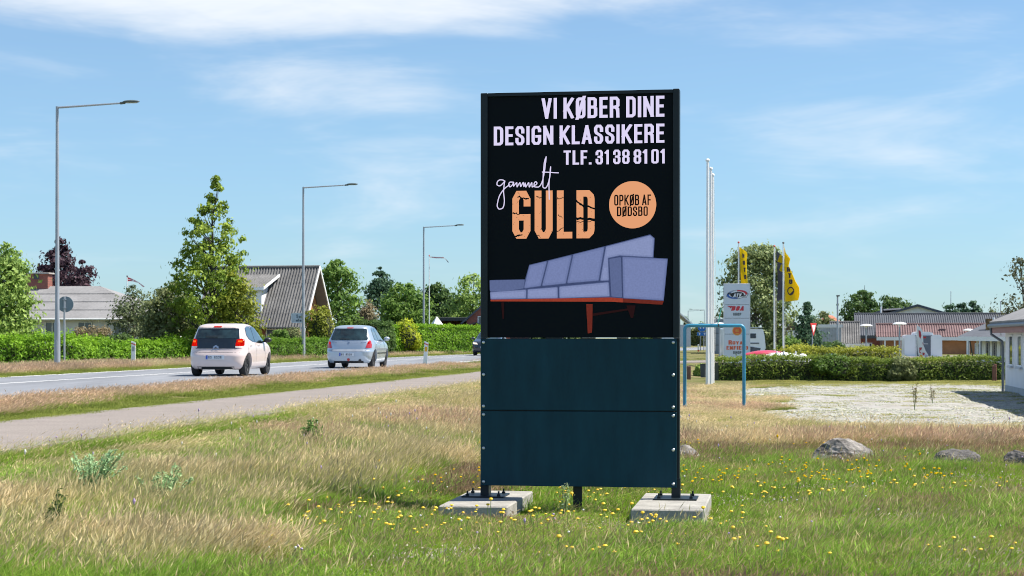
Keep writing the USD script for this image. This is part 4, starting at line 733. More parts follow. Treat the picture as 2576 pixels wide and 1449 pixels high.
h.t.add("rear_wall", bx(-1.8, 3.8, -.3, 2.9, 3.9, 2.35), TIMBER)
h = House("white_pavilion", "small white pointed pavilion showing above the bright green hedge", (wx(1099, 121), 121, ROADZ), 20, "pavilion"); h.t.add("canopy", trimesh.convex.convex_hull(np.array([(-.62, -.62, 1.55), (.62, -.62, 1.55), (.62, .62, 1.55), (-.62, .62, 1.55), (0, 0, 2.55)])), WHITEP)
for xq in (-.55, .55):
    for yq in (-.55, .55): h.t.add("post", tube([(xq, yq, -.2), (xq, yq, 1.56)], .03, 6), WHITEP)

# ------------------------------------------------------------------ right-hand buildings
GR = -.60
h = House("long_dark_roof_hall", "long low building with dark grey corrugated roof behind the red roof", (wx(2150, 145), 145, GR), -10, "building")
h.walls(.4, 13.8, 0, 8, 2.35, BRICK); h.roof(.3, 13.8, 0, 8, 2.62, 4.3, ROOF_DARK, rows=3, over=.3); h.t.add("fascia", bx(0, -.38, 2.25, 14.0, -.33, 2.5), DGREY); h.t.add("corner_post", bx(2.0, -.5, -.3, 2.45, -.2, 2.3), TIMBER); h.window(2.7, 4.2, .4, 1.9, 0, bars=2); h.window(.6, 1.4, .4, 1.9, 0)
h.t.add("vent", lathe([(.08, 0), (.08, .5), (.14, .52), (.14, .6), (0, .62)], 10).apply_translation([11.0, 1.3, 3.1]), DGREY)
h = House("red_roof_building", "low orange brick building with dull red corrugated roof and white posts", (wx(2205, 130), 130, GR), -11, "building")
h.walls(.5, 9.2, 0, 5, 2.3, ORBRICK); h.roof(.2, 9.2, 0, 5, 2.48, 3.30, ROOF_RED, rows=3, over=.25, yc=2.2); h.t.add("fascia", bx(0, -.32, 2.12, 9.45, -.27, 2.36), WHITEP)
for xq in (.55, 1.25, 2.35, 6.4, 8.2): h.t.add("post", bx(xq, -.3, -.3, xq + .1, -.2, 2.12), WHITEP)
for x0 in (2.6, 7.0): h.window(x0, x0 + 1.2, .4, 1.9, 0)
for xq in (4.5, 7.6): h.t.add("roof_vent", bevel_box(xq, .9, 2.75, xq + .5, 1.25, 2.98, .02), ROOF_RED)
h = House("grey_roof_shed", "shed with pale grey corrugated roof left of the long dark roof", (wx(2090, 140), 140, GR), -10, "shed"); h.walls(.2, 2.2, 0, 5, 1.9, GREYW); h.roof(.1, 2.1, 0, 5, 2.0, 3.55, ROOF_GREY, rows=2, over=.2); h.t.add("fascia", bx(-.2, -.25, 1.55, 3.0, -.2, 1.85), WHITEP)
h = House("grey_flat_shed", "small grey clad shed with a white fascia behind the dark bush", (wx(2051, 138), 138, GR), -10, "shed")
for k in range(16): h.t.add("cladding_board", bx(.01 + .12 * k, -.03, -.4, .11 + .12 * k, 0, 3.1), GREYW)
h.t.add("wall", bx(0, .01, -.4, 2.0, 3, 3.05), GREYW); h.t.add("fascia", bx(-.1, -.06, 3.1, 2.1, 3.1, 3.35), WHITEP)
h = House("white_gable_hall", "large hall with white gable and dark roof edge above the long dark roof", (wx(2308, 172), 172, GR), -11, "hall")
g = extr(Polygon([(-3.9, -.5), (3.6, -.5), (3.6, 4.35), (0, 5.4), (-3.9, 4.25)]), .3); h.t.add("gable", upright(g, .3), WHITEP)
h.t.add("roof_slope", slab((0, -.4, 5.58), (-4.3, -.4, 4.32), (-4.3, 18, 4.32), (0, 18, 5.58), -.22), ROOF_DARK); h.t.add("roof_slope", slab((4.0, -.4, 4.38), (0, -.4, 5.58), (0, 18, 5.58), (4.0, 18, 4.38), -.22), ROOF_DARK)
h.t.add("side_roof", slab((-3.2, 2, 5.15), (-5.6, 2, 4.25), (-5.6, 14, 4.25), (-1.2, 14, 5.45), -.15), ROOF_DARK); h.t.add("flue", tube([(-3.45, 1.4, 4.0), (-3.45, 1.4, 5.35)], .09, 8), WHITEP)
h = House("small_white_gable_house", "tiny white gabled house between the flagpoles and the dark tree", (wx(1988, 150), 150, GR), 0); g = extr(Polygon([(-.55, -.5), (.75, -.5), (.75, 2.9), (.1, 3.75), (-.55, 2.9)]), .2); h.t.add("gable", upright(g, .2), WHITEP)
h.t.add("roof_slope", slab((.1, -.2, 3.9), (-1.25, -.2, 2.6), (-1.25, 5, 2.6), (.1, 5, 3.9), -.12), WHITEP); h.t.add("roof_slope", slab((1.2, -.2, 2.9), (.1, -.2, 3.9), (.1, 5, 3.9), (1.2, 5, 2.9), -.12), ROOF_RED); h.t.add("gable_boards", upright(extr(Polygon([(-.45, 2.95), (.65, 2.95), (.1, 3.65)]), .03), -.01), TIMBER)
h = House("red_tiled_house", "distant red tiled roof above the grey sheds", (wx(2092, 190), 190, GR), 0); h.t.add("wall", bx(-1.8, 0, -.5, 2.2, 5, 2.9), BRICK); h.t.add("roof", trimesh.convex.convex_hull(np.array([(-2.6, -.3, 3.0), (2.4, -.3, 3.0), (2.4, 5.3, 3.0), (-2.6, 5.3, 3.0), (-.1, 2.2, 4.75), (.6, 2.8, 4.75)])), mat("red_tiles", (0.36, 0.12, 0.07), .9, var=.2, scale=2))
h = House("dark_roof_house", "dark roof half hidden in the big tree between the flagpoles", (wx(1925, 138), 138, GR), 0); h.t.add("wall", bx(-1.0, .3, -.5, 1.0, 4, 3.1), GREYW); h.t.add("roof", trimesh.convex.convex_hull(np.array([(-1.3, 0, 3.35), (1.3, 0, 3.35), (1.3, 4.2, 3.35), (-1.3, 4.2, 3.35), (-.8, 1.8, 4.0), (.8, 1.8, 4.0)])), ROOF_DARK)
h = House("grey_gable_house", "pale gabled roof far off against the billboard's right edge", (wx(1719, 215), 215, -.2), 0); h.t.add("roof_slope", slab((-.9, -.2, 5.2), (-.9, 6, 5.2), (1.1, 6, 3.5), (1.1, -.2, 3.5), .15), WHITEP); h.t.add("wall", bx(-2.2, 0, -.5, .9, 5, 3.5), GREYW); h.t.add("roof_slope", slab((-2.4, -.2, 4.1), (-2.4, 6, 4.1), (-.9, 6, 5.2), (-.9, -.2, 5.2), .15), ROOF_PALE)
h = House("water_tower", "distant grey tower with a thin mast beyond the round trees", (wx(2176, 420), 420, -2), 0, "tower"); h.t.add("shaft", bx(-.85, 0, 0, .55, 1.4, 12.6), GREYW); h.t.add("parapet", bevel_box(-1.0, -.15, 12.6, .7, 1.55, 13.3, .05), GREYW); h.t.add("mast", cat(tube([(0, .5, 13.2), (0, .5, 16.2)], .06, 5), tube([(-.4, .5, 13.2), (0, .5, 14.4), (.4, .5, 13.2)], .05, 5), bx(-.15, .35, 14.2, .15, .65, 15.0)), DGREY)

# the white rendered building on the right edge: its long wall runs towards us
cx_, cy_ = wx(2529, 56), 56.0; az = math.degrees(math.atan2(.15, 1))
h = House("white_rendered_building", "white rendered building with grey roof and downpipe at the frame's right edge", (cx_, cy_, gz(cx_, cy_)), -az + 0, "building")
# own frame: y runs back along the wall (wall from y=-22 to 0), x to the right
LW, WID, EV, RG = 22.0, 8.0, 2.12, 3.95
h.t.add("wall", cat(bx(0, -LW, -.5, .22, 0, EV), bx(.22, -.22, -.5, WID, 0, EV), bx(WID - .22, -LW, -.5, WID, -.22, EV), bx(.22, -LW, -.5, WID - .22, -LW + .22, EV)), RENDER_)
h.t.add("plinth", bx(-.02, -LW - .02, -.5, 0, 0.02, .22), mat("grey_plinth", (0.34, 0.36, 0.36), .9)); g = extr(Polygon([(0.05, EV), (WID - .05, EV), (WID / 2, RG - .1)]), .2); h.t.add("gable", upright(g, 0), RENDER_)
h.t.add("roof_slope", slab((-.42, -LW, EV + .02), (WID / 2, -LW, RG), (WID / 2, .38, RG), (-.42, .38, EV + .02), -.09), ROOF_PALE); h.t.add("roof_slope", slab((WID / 2, -LW, RG), (WID + .42, -LW, EV + .02), (WID + .42, .38, EV + .02), (WID / 2, .38, RG), -.09), ROOF_PALE)
h.t.add("fascia", bx(-.40, -LW, EV - .26, -.36, .36, EV + .0), mat("brown_fascia", (0.26, 0.13, 0.115), .7, var=.12)); h.t.add("soffit", bx(-.36, -LW, EV - .06, 0, .36, EV - .04), SOFFIT); h.t.add("fascia", slab((WID / 2, .40, RG - .26), (-.42, .40, EV - .24), (-.42, .40, EV), (WID / 2, .40, RG - .02), .04), mat("brown_fascia", (0.26, 0.13, 0.115)))
h.t.add("downpipe", tube([(-.44, .1, EV - .05), (-.42, .1, EV - .3), (-.09, .12, EV - .52), (-.06, .12, EV - .7), (-.06, .12, 0.0)], .042, 8), mat("zinc_pipe", (0.13, 0.15, 0.17), .5, metal=.4), smooth=40); h.t.add("gutter", tube([(-.46, -LW, EV - .03), (-.46, .36, EV - .03)], .06, 8), mat("zinc_pipe", (0.13, 0.15, 0.17)), smooth=40)
for y0, y1 in ((-1.9, -1.05), (-3.9, -3.05), (-6.4, -5.2), (-9.5, -8.3)):
    w = h.t.add("window", cat(bx(-.03, y0, .85, .0, y1, .9), bx(-.03, y0, 1.75, .0, y1, 1.8), bx(-.03, y0, .9, .0, y0 + .05, 1.75), bx(-.03, y1 - .05, .9, .0, y1, 1.75)), WHITEP); h.t.add("pane", bx(-.012, y0 + .05, .9, -.002, y1 - .05, 1.75), PANE, parent=w); h.t.add("sill", bevel_box(-.09, y0 - .06, .79, 0, y1 + .06, .85, .01), GREYW, parent=w)
# pale building with the patchy chimney
h = House("pale_chimney_building", "pale low building with brown chimney between hedge and white building", (wx(2437, 84), 84, -.35), -14, "building")
h.t.add("wall", bx(.55, 1.0, -.5, 4.2, 6, 2.1), mat("pale_wall", (0.52, 0.55, 0.58), .8))
for k, xq in enumerate((.35, .62, .98, 1.3, 1.62, 1.9)): h.t.add("post", bx(xq, .55, -.4, xq + (.16 if k % 2 else .1), .7, 2.0), WHITEP)
for x0, x1 in ((.78, .95), (1.12, 1.27), (1.5, 1.6), (1.75, 1.88)): h.window(x0, x1, .2, 1.85, .98, bars=0)
h.t.add("roof", slab((-.5, -.2, 2.12), (4.6, -.2, 2.05), (4.6, 5.5, 2.9), (.9, 5.5, 2.8), .06), ROOF_DARK); h.t.add("fascia", slab((-.5, -.23, 1.92), (4.6, -.23, 1.84), (4.6, -.23, 2.05), (-.5, -.23, 2.12), .03), WHITEP); h.t.add("brace", tube([(.05, .3, 1.9), (.33, .6, .4)], .035, 6), DGREY)
ch = h.t.add("chimney", bx(.82, 2.2, 2.0, 1.12, 2.55, 2.98), mat("patchy_brick", (0.22, 0.13, 0.05), .9, var=.6, scale=6)); h.t.add("flue", tube([(1.2, 2.2, 2.2), (1.2, 2.2, 3.06)], .05, 8), WHITEP)

# ------------------------------------------------------------------ vehicles and boats among the hedges
MW = mat("camper_white", (0.74, 0.75, 0.76), .4, var=.03, coat=.4); DGLASS = PANE; DPANEL = mat("slate_panel", (0.10, 0.115, 0.145), .4)
def rounded(x0, x1, z0, z1, y0, y1, r=.18, m=None): return upright(extr(sbox(x0, z0, x1, z1).buffer(-r).buffer(r, quad_segs=5), y1 - y0), y1)
t = Thing("motorhome", "white motorhome parked behind the advertising tower sign", "motorhome", (wx(1862, 112), 112, -.3), 0)
b = t.add("body", upright(extr(Polygon([(-1.1, .45), (1.35, .45), (1.38, .9), (1.62, 1.35), (1.55, 2.1), (1.45, 2.55), (-1.1, 2.62)]).buffer(-.08).buffer(.08), 2.2), 2.2), MW)
t.add("luton_window", bevel_box(.35, -.03, 1.98, 1.0, .0, 2.28, .01), DGLASS); t.add("cab_window", upright(extr(Polygon([(.2, 1.05), (1.2, 1.05), (1.3, 1.35), (.3, 1.5)]), .03), 0), DGLASS); t.add("awning_rail", bx(-1.1, -.05, 2.62, 1.4, .05, 2.68), GREYW); t.add("stripe", bx(-1.0, -.02, 1.62, 1.2, -.004, 1.7), DPANEL)
for xq in (-.7, .8): t.add("wheel", trimesh.creation.cylinder(.33, .24, sections=24).apply_transform(trimesh.transformations.rotation_matrix(np.pi / 2, [1, 0, 0])).apply_translation([xq, .15, .33]), TYRE)
t = Thing("touring_caravan", "white caravan with a dark rear panel parked in front of the red roof", "caravan", (wx(2322, 112), 112, -.12), -10)
for x0, x1 in ((-1.15, -.42), (.46, 1.18)): t.add("rear_corner", upright(extr(sbox(x0, .4, x1, 2.02).buffer(-.2).buffer(.2, quad_segs=5), 4.4), 4.4), MW)
t.add("shell", bevel_box(-.45, .1, .4, .49, 4.4, 2.05, .03), MW); t.add("roof_cap", upright(extr(Polygon([(-.55, 2.0), (.65, 2.0), (.6, 2.15), (.4, 2.2), (-.3, 2.22), (-.5, 2.17)]), 4.2), 4.3), MW)
t.add("rear_panel", bevel_box(-.44, -.03, .55, .48, .09, 1.98, .02), DPANEL); t.add("panel_badge", bx(-.1, -.04, 1.42, .3, -.03, 1.47), GREYW); t.add("panel_lamp", bx(-.05, -.042, 1.80, .18, -.03, 1.9), LAMP_RED)
for xq in (-1.05, 1.08): t.add("wheel", trimesh.creation.cylinder(.32, .2, sections=24).apply_transform(trimesh.transformations.rotation_matrix(np.pi / 2, [0, 1, 0])).apply_translation([xq, 2.2, .32]), TYRE)
def hull(L, W, H, keel, n=14):
    pts = []
    for s in np.linspace(0, 1, n):
        w = W * (math.sin(math.pi * (.08 + .86 * s)) ** .6); x = L * (s - .5)
        for a in np.linspace(0, np.pi, 9): pts.append((x, w / 2 * math.cos(a), H * math.sin(a) ** .8 * (0.35 + .65 * math.sin(math.pi * (.05 + .9 * s))) + keel * s))
    return trimesh.convex.convex_hull(np.array(pts))
def ribbed(t, L, W, H, m, at):
    for s in at: t.add("strap", tube([(L * (s - .5), W / 2 * math.cos(a) * 1.0, H * math.sin(a) ** .8 * .98 + .02) for a in np.linspace(.2, np.pi - .2, 9)], .02, 5), m)
BT_R, BT_W = mat("red_hull", (0.50, 0.05, 0.09), .35, coat=.5), mat("white_cover", (0.74, 0.74, 0.75), .6)
t = Thing("upturned_boat", "upturned red boat lying behind the low hedge beside the tower sign", "boat", (wx(1928, 74), 74, .92), 4); t.add("hull", hull(1.95, .8, .27, 0), BT_R, smooth=40); t.add("gunwale", tube([(-.9, -.40, .02), (0, -.43, .02), (.95, -.2, .02)], .03, 6), BT_W); t.add("cradle", cat(bx(-.6, -.3, -1.0, -.5, .3, .02), bx(.5, -.3, -1.0, .6, .3, .02)), TIMBER)
t = Thing("covered_boat", "boat under a white cover behind the low hedge, right of the red boat", "boat", (wx(1972, 72), 72, .80), -6); t.add("cover", cat(hull(1.9, .75, .34, -.06), hull(.7, .5, .42, 0).apply_translation([.75, 0, -.16])), BT_W, smooth=25); ribbed(t, 1.9, .75, .34, GREYW, (.35, .5, .75)); t.add("cradle", cat(bx(-.5, -.3, -1.0, -.4, .3, .02), bx(.5, -.3, -1.0, .6, .3, .02)), TIMBER)
for lab, nm, px, y, z, m in (("blue grey car roof showing above the yellow green hedge", "parked_car", 2098, 92, -.62, mat("bluegrey_paint", (0.22, 0.30, 0.42), .25, coat=1.0)), ("white car roof showing behind the hedge in front of the caravan", "parked_car", 2240, 90, -.62, PAINT_SILVER), ("silver car roof showing behind the hedge beside the flagpoles", "parked_car", 1962, 90, -.62, PAINT_SILVER)):
    t = Thing(nm, lab, "car", (wx(px, y) - 1.6, y, z), 4, "cars parked behind the hedges"); t.add("body", B2.shell(48, 24), m, smooth=32)
    for s in (-1, 1): t.add("side_window", patch(Polygon([(.80, 1.02), (.84, .99), (1.4, .96), (2.55, .94), (2.30, 1.22), (2.12, 1.36), (1.7, 1.40), (1.1, 1.39), (.92, 1.34)]), lambda a, b: np.stack([a, s * (B2.side(a, b) + .008), b], 1), .15), GLASS_CAR)
    for xq in (.6, 2.98):
        for s in (-1, 1): t.add("wheel", trimesh.creation.cylinder(.3, .2, sections=20).apply_transform(trimesh.transformations.rotation_matrix(np.pi / 2, [1, 0, 0])).apply_translation([xq, s * .75, .3]), TYRE)
t = Thing("box_lorry", "grey box lorry with white end behind the white flagpoles", "lorry", (wx(1806, 120), 120, -.1), -6)
t.add("box", bevel_box(-.35, 0, .55, .95, 5.5, 3.1, .03), mat("lorry_grey", (0.18, 0.21, 0.24), .5)); t.add("end_panel", bevel_box(.95, -.02, .6, 1.35, 5.4, 3.0, .03), MW); t.add("chassis", bx(-.3, .2, .35, 1.2, 5.3, .55), DGREY)
for zz in (1.3, 2.1): t.add("side_rail", bx(-.34, -.02, zz, .94, -.003, zz + .03), DGREY)
for yq in (.8, 4.4): t.add("wheel", trimesh.creation.cylinder(.42, 1.3, sections=20).apply_transform(trimesh.transformations.rotation_matrix(np.pi / 2, [0, 1, 0])).apply_translation([.4, yq, .42]), TYRE)

# ------------------------------------------------------------------ trees, bushes, hedges
BARK = mat("bark", (0.10, 0.085, 0.065), .95, var=.25, scale=6, bump=.01, bscale=25); BARK_DARK = mat("dark_bark", (0.05, 0.045, 0.04), .95, var=.2)
def leaf_cards(rng, at, out, size, cols, droop=0.0, aspect=1.7):
    """leaf-sized faces at the points AT, roughly facing outwards"""
    n = len(at); nr = out + rng.normal(0, .8, (n, 3)); nr[:, 2] += .35; nr /= np.linalg.norm(nr, axis=1, keepdims=True) + 1e-9
    t = rng.normal(0, 1, (n, 3)); t[:, 2] -= droop; t -= nr * (t * nr).sum(1, keepdims=True); t /= np.linalg.norm(t, axis=1, keepdims=True) + 1e-9; b = np.cross(nr, t)
    s = size * rng.uniform(.6, 1.35, (n, 1)); L, W = t * s * aspect / 2, b * s / 2
    v = np.stack([at - L, at + W + nr * s * .12, at + L, at - W + nr * s * .12], 1).reshape(-1, 3); k = np.arange(n)[:, None, None] * 4
    f = (np.array([[0, 1, 2], [0, 2, 3]])[None] + k).reshape(-1, 3)
    return v, f, np.repeat(cols, 4, 0)
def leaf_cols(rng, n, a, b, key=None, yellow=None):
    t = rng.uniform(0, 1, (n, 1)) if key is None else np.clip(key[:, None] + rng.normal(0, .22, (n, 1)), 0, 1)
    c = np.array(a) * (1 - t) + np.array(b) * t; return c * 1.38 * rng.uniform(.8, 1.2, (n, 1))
def crown_points(rng, prof, h, clumps, per, spread, lean=0.0, hollow=.45, sx=1.0, flat=.6):
    """clump centres in a crown whose radius by height is PROF [(height share, radius)], and the leaf points round them"""
    ts = np.array([p[0] for p in prof]); rs = np.array([p[1] for p in prof]); cand = rng.uniform(ts[0], ts[-1], clumps * 6); w = np.interp(cand, ts, rs) + .12; keep = rng.uniform(0, w.max(), len(cand)) < w; t = cand[keep][:clumps]
    a = rng.uniform(0, 2 * np.pi, len(t)); r = np.interp(t, ts, rs) * (hollow + (1 - hollow) * rng.uniform(0, 1, len(t)) ** .5) * (.72 + .42 * rng.uniform(0, 1, len(t)))
    c = np.stack([r * np.cos(a) * sx + lean * h * np.maximum(t - .25, 0) ** 1.4, r * np.sin(a) * sx, t * h], 1)
    sz = spread * rng.uniform(.6, 1.35, len(c)) * np.clip(np.interp(t, ts, rs) / rs.max() + .35, .35, 1.1)
    d = rng.normal(0, 1, (len(c), per, 3)); d[..., 2] *= flat; p = c[:, None] + d * sz[:, None, None] * .62
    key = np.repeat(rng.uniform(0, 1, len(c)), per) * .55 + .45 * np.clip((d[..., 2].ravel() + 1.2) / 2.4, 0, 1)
    return c, t, p.reshape(-1, 3), (d + .6 * (c * np.array([1, 1, 0]) / (np.linalg.norm(c[:, :2], axis=1, keepdims=True) + .3))[:, None]).reshape(-1, 3), key
def tree(name, label, x, y, h, prof, cols, seed, clumps=150, per=42, leaf=.15, spread=.5, lean=0.0, trunk=.14, group=None, cat_="tree", z=None, bark=None, limbs=26, sx=1.0, flat=.6, droop=0.0, hollow=.45, aspect=1.7):
    rng = np.random.default_rng(seed); t = Thing(name, label, cat_, (x, y, (gz(x, y) if z is None else z) - .05), 0, group)
    c, ct, p, o, key = crown_points(rng, prof, h, clumps, per, spread, lean, hollow, sx, flat)
    top = max(q[0] for q in prof) * .93; zz = np.linspace(0, top, 7); tp = np.stack([lean * h * np.maximum(zz - .25, 0) ** 1.4 + rng.normal(0, .02, 7) * h * .3 * (zz > 0), rng.normal(0, .02, 7) * h * .3 * (zz > 0), zz * h], 1); ms = [tube(tp, np.linspace(trunk, trunk * .12, 7), 8)]
    for k in rng.permutation(len(c))[:limbs]:
        q = c[k]; s = max(.12, ct[k] - .10 - .25 * np.linalg.norm(q[:2]) / h); b = np.array([np.interp(s, zz, tp[:, i]) for i in range(3)]); m = (b + q) / 2 + np.array([0, 0, -.03 * h]) * .5; r0 = trunk * (1 - s) * .5 + .012
        ms.append(tube([b, m, q], [r0, r0 * .6, .010], 5, False))
    t.add("trunk", cat(*ms), bark or BARK, smooth=50)
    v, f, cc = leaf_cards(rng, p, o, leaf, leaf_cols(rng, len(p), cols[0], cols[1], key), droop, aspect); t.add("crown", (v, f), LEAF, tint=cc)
    return t
def bush(name, label, x, y, w, d, h, cols, seed, n=2600, leaf=.10, group=None, cat_="bush", z=None, ragged=.25, upward=0.0, lobes=7, stems=8):
    rng = np.random.default_rng(seed); t = Thing(name, label, cat_, (x, y, (gz(x, y) if z is None else z) - .05), 0, group)
    cs = [(0, 0, h * .52, w * .40, d * .40, h * .47)] + [(rng.uniform(-.30, .30) * w, rng.uniform(-.3, .3) * d, h * rng.uniform(.3, .68), w * rng.uniform(.16, .27), d * rng.uniform(.2, .3), h * rng.uniform(.2, .34)) for _ in range(lobes)]
    P, O, K, per = [], [], [], n // len(cs)
    for i, (a, b, c_, ra, rb, rc) in enumerate(cs):
        dd = rng.normal(0, 1, (per * (2 if i == 0 else 1), 3)); dd /= np.linalg.norm(dd, axis=1, keepdims=True); nz = meshkit.fbm(dd * 2.2 + seed + i * 3, 3, seed)[:, None]
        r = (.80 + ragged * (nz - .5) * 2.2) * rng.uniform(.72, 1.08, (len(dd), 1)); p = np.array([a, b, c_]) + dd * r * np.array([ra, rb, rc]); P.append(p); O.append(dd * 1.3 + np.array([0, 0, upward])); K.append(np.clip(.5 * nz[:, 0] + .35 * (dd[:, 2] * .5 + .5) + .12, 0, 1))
    p, o, key = np.vstack(P), np.vstack(O), np.concatenate(K); ok = p[:, 2] > .02; p, o, key = p[ok], o[ok], key[ok]
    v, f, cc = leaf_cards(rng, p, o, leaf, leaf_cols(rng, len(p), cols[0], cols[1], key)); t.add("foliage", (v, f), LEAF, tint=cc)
    t.add("stems", cat(*[tube([(rng.normal(0, .06) * w, rng.normal(0, .06) * d, 0), (rng.normal(0, .12) * w, rng.normal(0, .12) * d, h * .4), (rng.normal(0, .22) * w, rng.normal(0, .22) * d, h * .85)], [.03, .02, .006], 5, False) for _ in range(stems)]), BARK)
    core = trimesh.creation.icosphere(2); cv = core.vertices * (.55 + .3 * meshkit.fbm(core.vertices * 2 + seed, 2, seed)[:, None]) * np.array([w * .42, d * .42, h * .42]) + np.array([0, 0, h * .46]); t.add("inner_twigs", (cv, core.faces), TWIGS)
    return t
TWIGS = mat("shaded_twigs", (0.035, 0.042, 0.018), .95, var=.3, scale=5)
def hedge(name, label, pts, width, h, cols, seed, dens=170, leaf=.085, ragged=.10, group=None, zoff=0.0, cat_="hedge", hvar=.08, upright_=0.0, aspect=1.7):
    """a hedge along PTS [(x, y)]: leaves over its faces and top, twigs inside"""
    rng = np.random.default_rng(seed); pts = np.array(pts, float); seg = np.linalg.norm(np.diff(pts, axis=0), axis=1); L = seg.sum(); s_ = np.r_[0, np.cumsum(seg)]
    t = Thing(name, label, cat_, (pts[0, 0], pts[0, 1], 0), 0, group)
    def at(s): return np.stack([np.interp(s, s_, pts[:, i]) for i in range(2)], 1)
    def nrm(s): d = at(np.minimum(s + .1, L)) - at(np.maximum(s - .1, 0)); d /= np.linalg.norm(d, axis=1, keepdims=True) + 1e-9; return np.stack([d[:, 1], -d[:, 0]], 1)
    def H(s): return h * (1 + hvar * 2.4 * (meshkit.fbm(np.stack([s * .7 + seed, s * 0, s * 0], -1), 3, seed) - .5))
    N = int(dens * L * (h * 1.6 + width)); s = rng.uniform(0, L, N); which = rng.uniform(0, h * 1.6 + width, N); q = rng.uniform(0, 1, N); ht = H(s); side = which < h * 1.1; back = (which >= h * 1.1) & (which < h * 1.6)
    off = np.where(side, width / 2, np.where(back, -width / 2, (q - .5) * width)); zz = np.where(side | back, q * ht, ht); rnd = np.clip(zz / ht, 0, 1) ** 6 * .25 * width; off = np.where(side, off - rnd, np.where(back, off + rnd, off)); base = at(s); nn = nrm(s)
    g = ground(base[:, 0], base[:, 1]) + zoff; nz = meshkit.fbm(np.stack([s * 2.1, zz * 2.1, off * 2.1], -1) + seed, 3, seed) - .5
    o = np.where(side[:, None], np.c_[nn, np.zeros(N)], np.where(back[:, None], np.c_[-nn, np.zeros(N)], np.array([[0, 0, 1.0]])))
    p = np.c_[base + nn * off[:, None], g + zz] + o * ((nz * 2.6 * ragged + rng.normal(0, .35, N) * ragged)[:, None]) + rng.normal(0, .02, (N, 3))
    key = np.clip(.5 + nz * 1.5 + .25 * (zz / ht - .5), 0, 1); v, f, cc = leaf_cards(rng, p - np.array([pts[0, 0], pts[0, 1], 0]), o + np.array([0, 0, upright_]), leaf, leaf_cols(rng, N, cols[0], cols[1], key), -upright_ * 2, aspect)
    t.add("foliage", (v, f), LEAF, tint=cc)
    ks = np.linspace(0, L, max(3, int(L / .8))); b, nn, hh, g = at(ks), nrm(ks), H(ks) - ragged * 1.1 - .03, ground(at(ks)[:, 0], at(ks)[:, 1]) + zoff; w2 = width / 2 - ragged * .9
    ring = np.stack([np.c_[b + nn * w2, g - .2], np.c_[b + nn * w2 * .92, g + hh * .8], np.c_[b + nn * w2 * .55, g + hh], np.c_[b - nn * w2 * .55, g + hh], np.c_[b - nn * w2 * .92, g + hh * .8], np.c_[b - nn * w2, g - .2]], 1) - np.array([pts[0, 0], pts[0, 1], 0]); K = len(ks)
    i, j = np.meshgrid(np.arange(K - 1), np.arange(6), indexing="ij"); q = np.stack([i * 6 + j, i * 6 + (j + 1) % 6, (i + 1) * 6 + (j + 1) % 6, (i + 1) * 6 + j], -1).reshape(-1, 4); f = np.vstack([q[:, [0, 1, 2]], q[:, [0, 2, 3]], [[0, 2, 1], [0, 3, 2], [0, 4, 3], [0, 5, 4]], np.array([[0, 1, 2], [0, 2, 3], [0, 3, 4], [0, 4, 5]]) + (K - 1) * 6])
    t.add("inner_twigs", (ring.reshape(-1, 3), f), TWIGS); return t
G_BRIGHT = ((0.056, 0.138, 0.013), (0.188, 0.325, 0.022)); G_MID = ((0.053, 0.112, 0.024), (0.165, 0.255, 0.053)); G_DARK = ((0.029, 0.065, 0.021), (0.098, 0.156, 0.046)); G_OLIVE = ((0.075, 0.098, 0.042), (0.21, 0.232, 0.105)); G_YEL = ((0.135, 0.18, 0.015), (0.405, 0.435, 0.03)); G_GOLD = ((0.075, 0.098, 0.015), (0.255, 0.27, 0.033)); G_BLUE = ((0.029, 0.065, 0.039), (0.091, 0.156, 0.091)); G_PURPLE = ((0.031, 0.02, 0.029), (0.083, 0.044, 0.061)); G_BROWN = ((0.112, 0.093, 0.053), (0.255, 0.203, 0.12)); G_LIGHT = ((0.105, 0.18, 0.038), (0.3, 0.39, 0.105)); G_HEDGE = ((0.053, 0.105, 0.018), (0.21, 0.255, 0.053))
def X_(px, y): return wx(px, y)
round_ = [(.12, .7), (.3, 1.0), (.55, 1.0), (.8, .75), (.95, .35), (1, .08)]
def scaled(prof, r): return [(a, b * r) for a, b in prof]
# left of the billboard
tree("bright_green_tree", "bright green tree cut by the photo's left edge, beside the low white house", X_(8, 80), 80, 5.3, scaled([(.05, .8), (.2, 1.0), (.5, .95), (.75, .75), (.92, .45), (1, .1)], 1.32), G_LIGHT, 1, clumps=170, per=48, leaf=.12, spread=.46, trunk=.12)
tree("purple_leaved_tree", "dark purple leaved tree rising behind the low white house", X_(143, 112), 112, 7.4, [(.35, 1.5), (.5, 2.3), (.62, 2.1), (.72, 1.3), (.85, .8), (1, .1)], G_PURPLE, 2, clumps=120, per=42, leaf=.15, spread=.5, lean=.06, bark=BARK_DARK, hollow=.2, trunk=.16)
tree("purple_leaved_tree", "small dark leaved tree at the right end of the low house's ridge", X_(196, 110), 110, 5.9, [(.4, .6), (.55, 1.1), (.75, .8), (.9, .5), (1, .1)], G_PURPLE, 22, clumps=42, per=40, leaf=.15, spread=.45, lean=.10, bark=BARK_DARK, hollow=.2)
tree("olive_tree", "grey green spreading tree in front of the low white house, left of the tall tree", X_(425, 86), 86, 3.75, scaled([(.05, .75), (.25, 1.0), (.5, 1.0), (.75, .8), (.92, .5), (1, .15)], 1.35), G_OLIVE, 3, clumps=190, per=46, leaf=.10, spread=.38, trunk=.10)
tree("willow_bush_tree", "thin grey green tree with open crown under the left red and white flag", X_(335, 92), 92, 3.85, [(.3, 1.0), (.5, 1.15), (.7, .9), (.9, .4), (1, .1)], ((.06, .08, .04), (.16, .19, .10)), 4, clumps=70, per=36, leaf=.09, spread=.40, hollow=.2, trunk=.08)
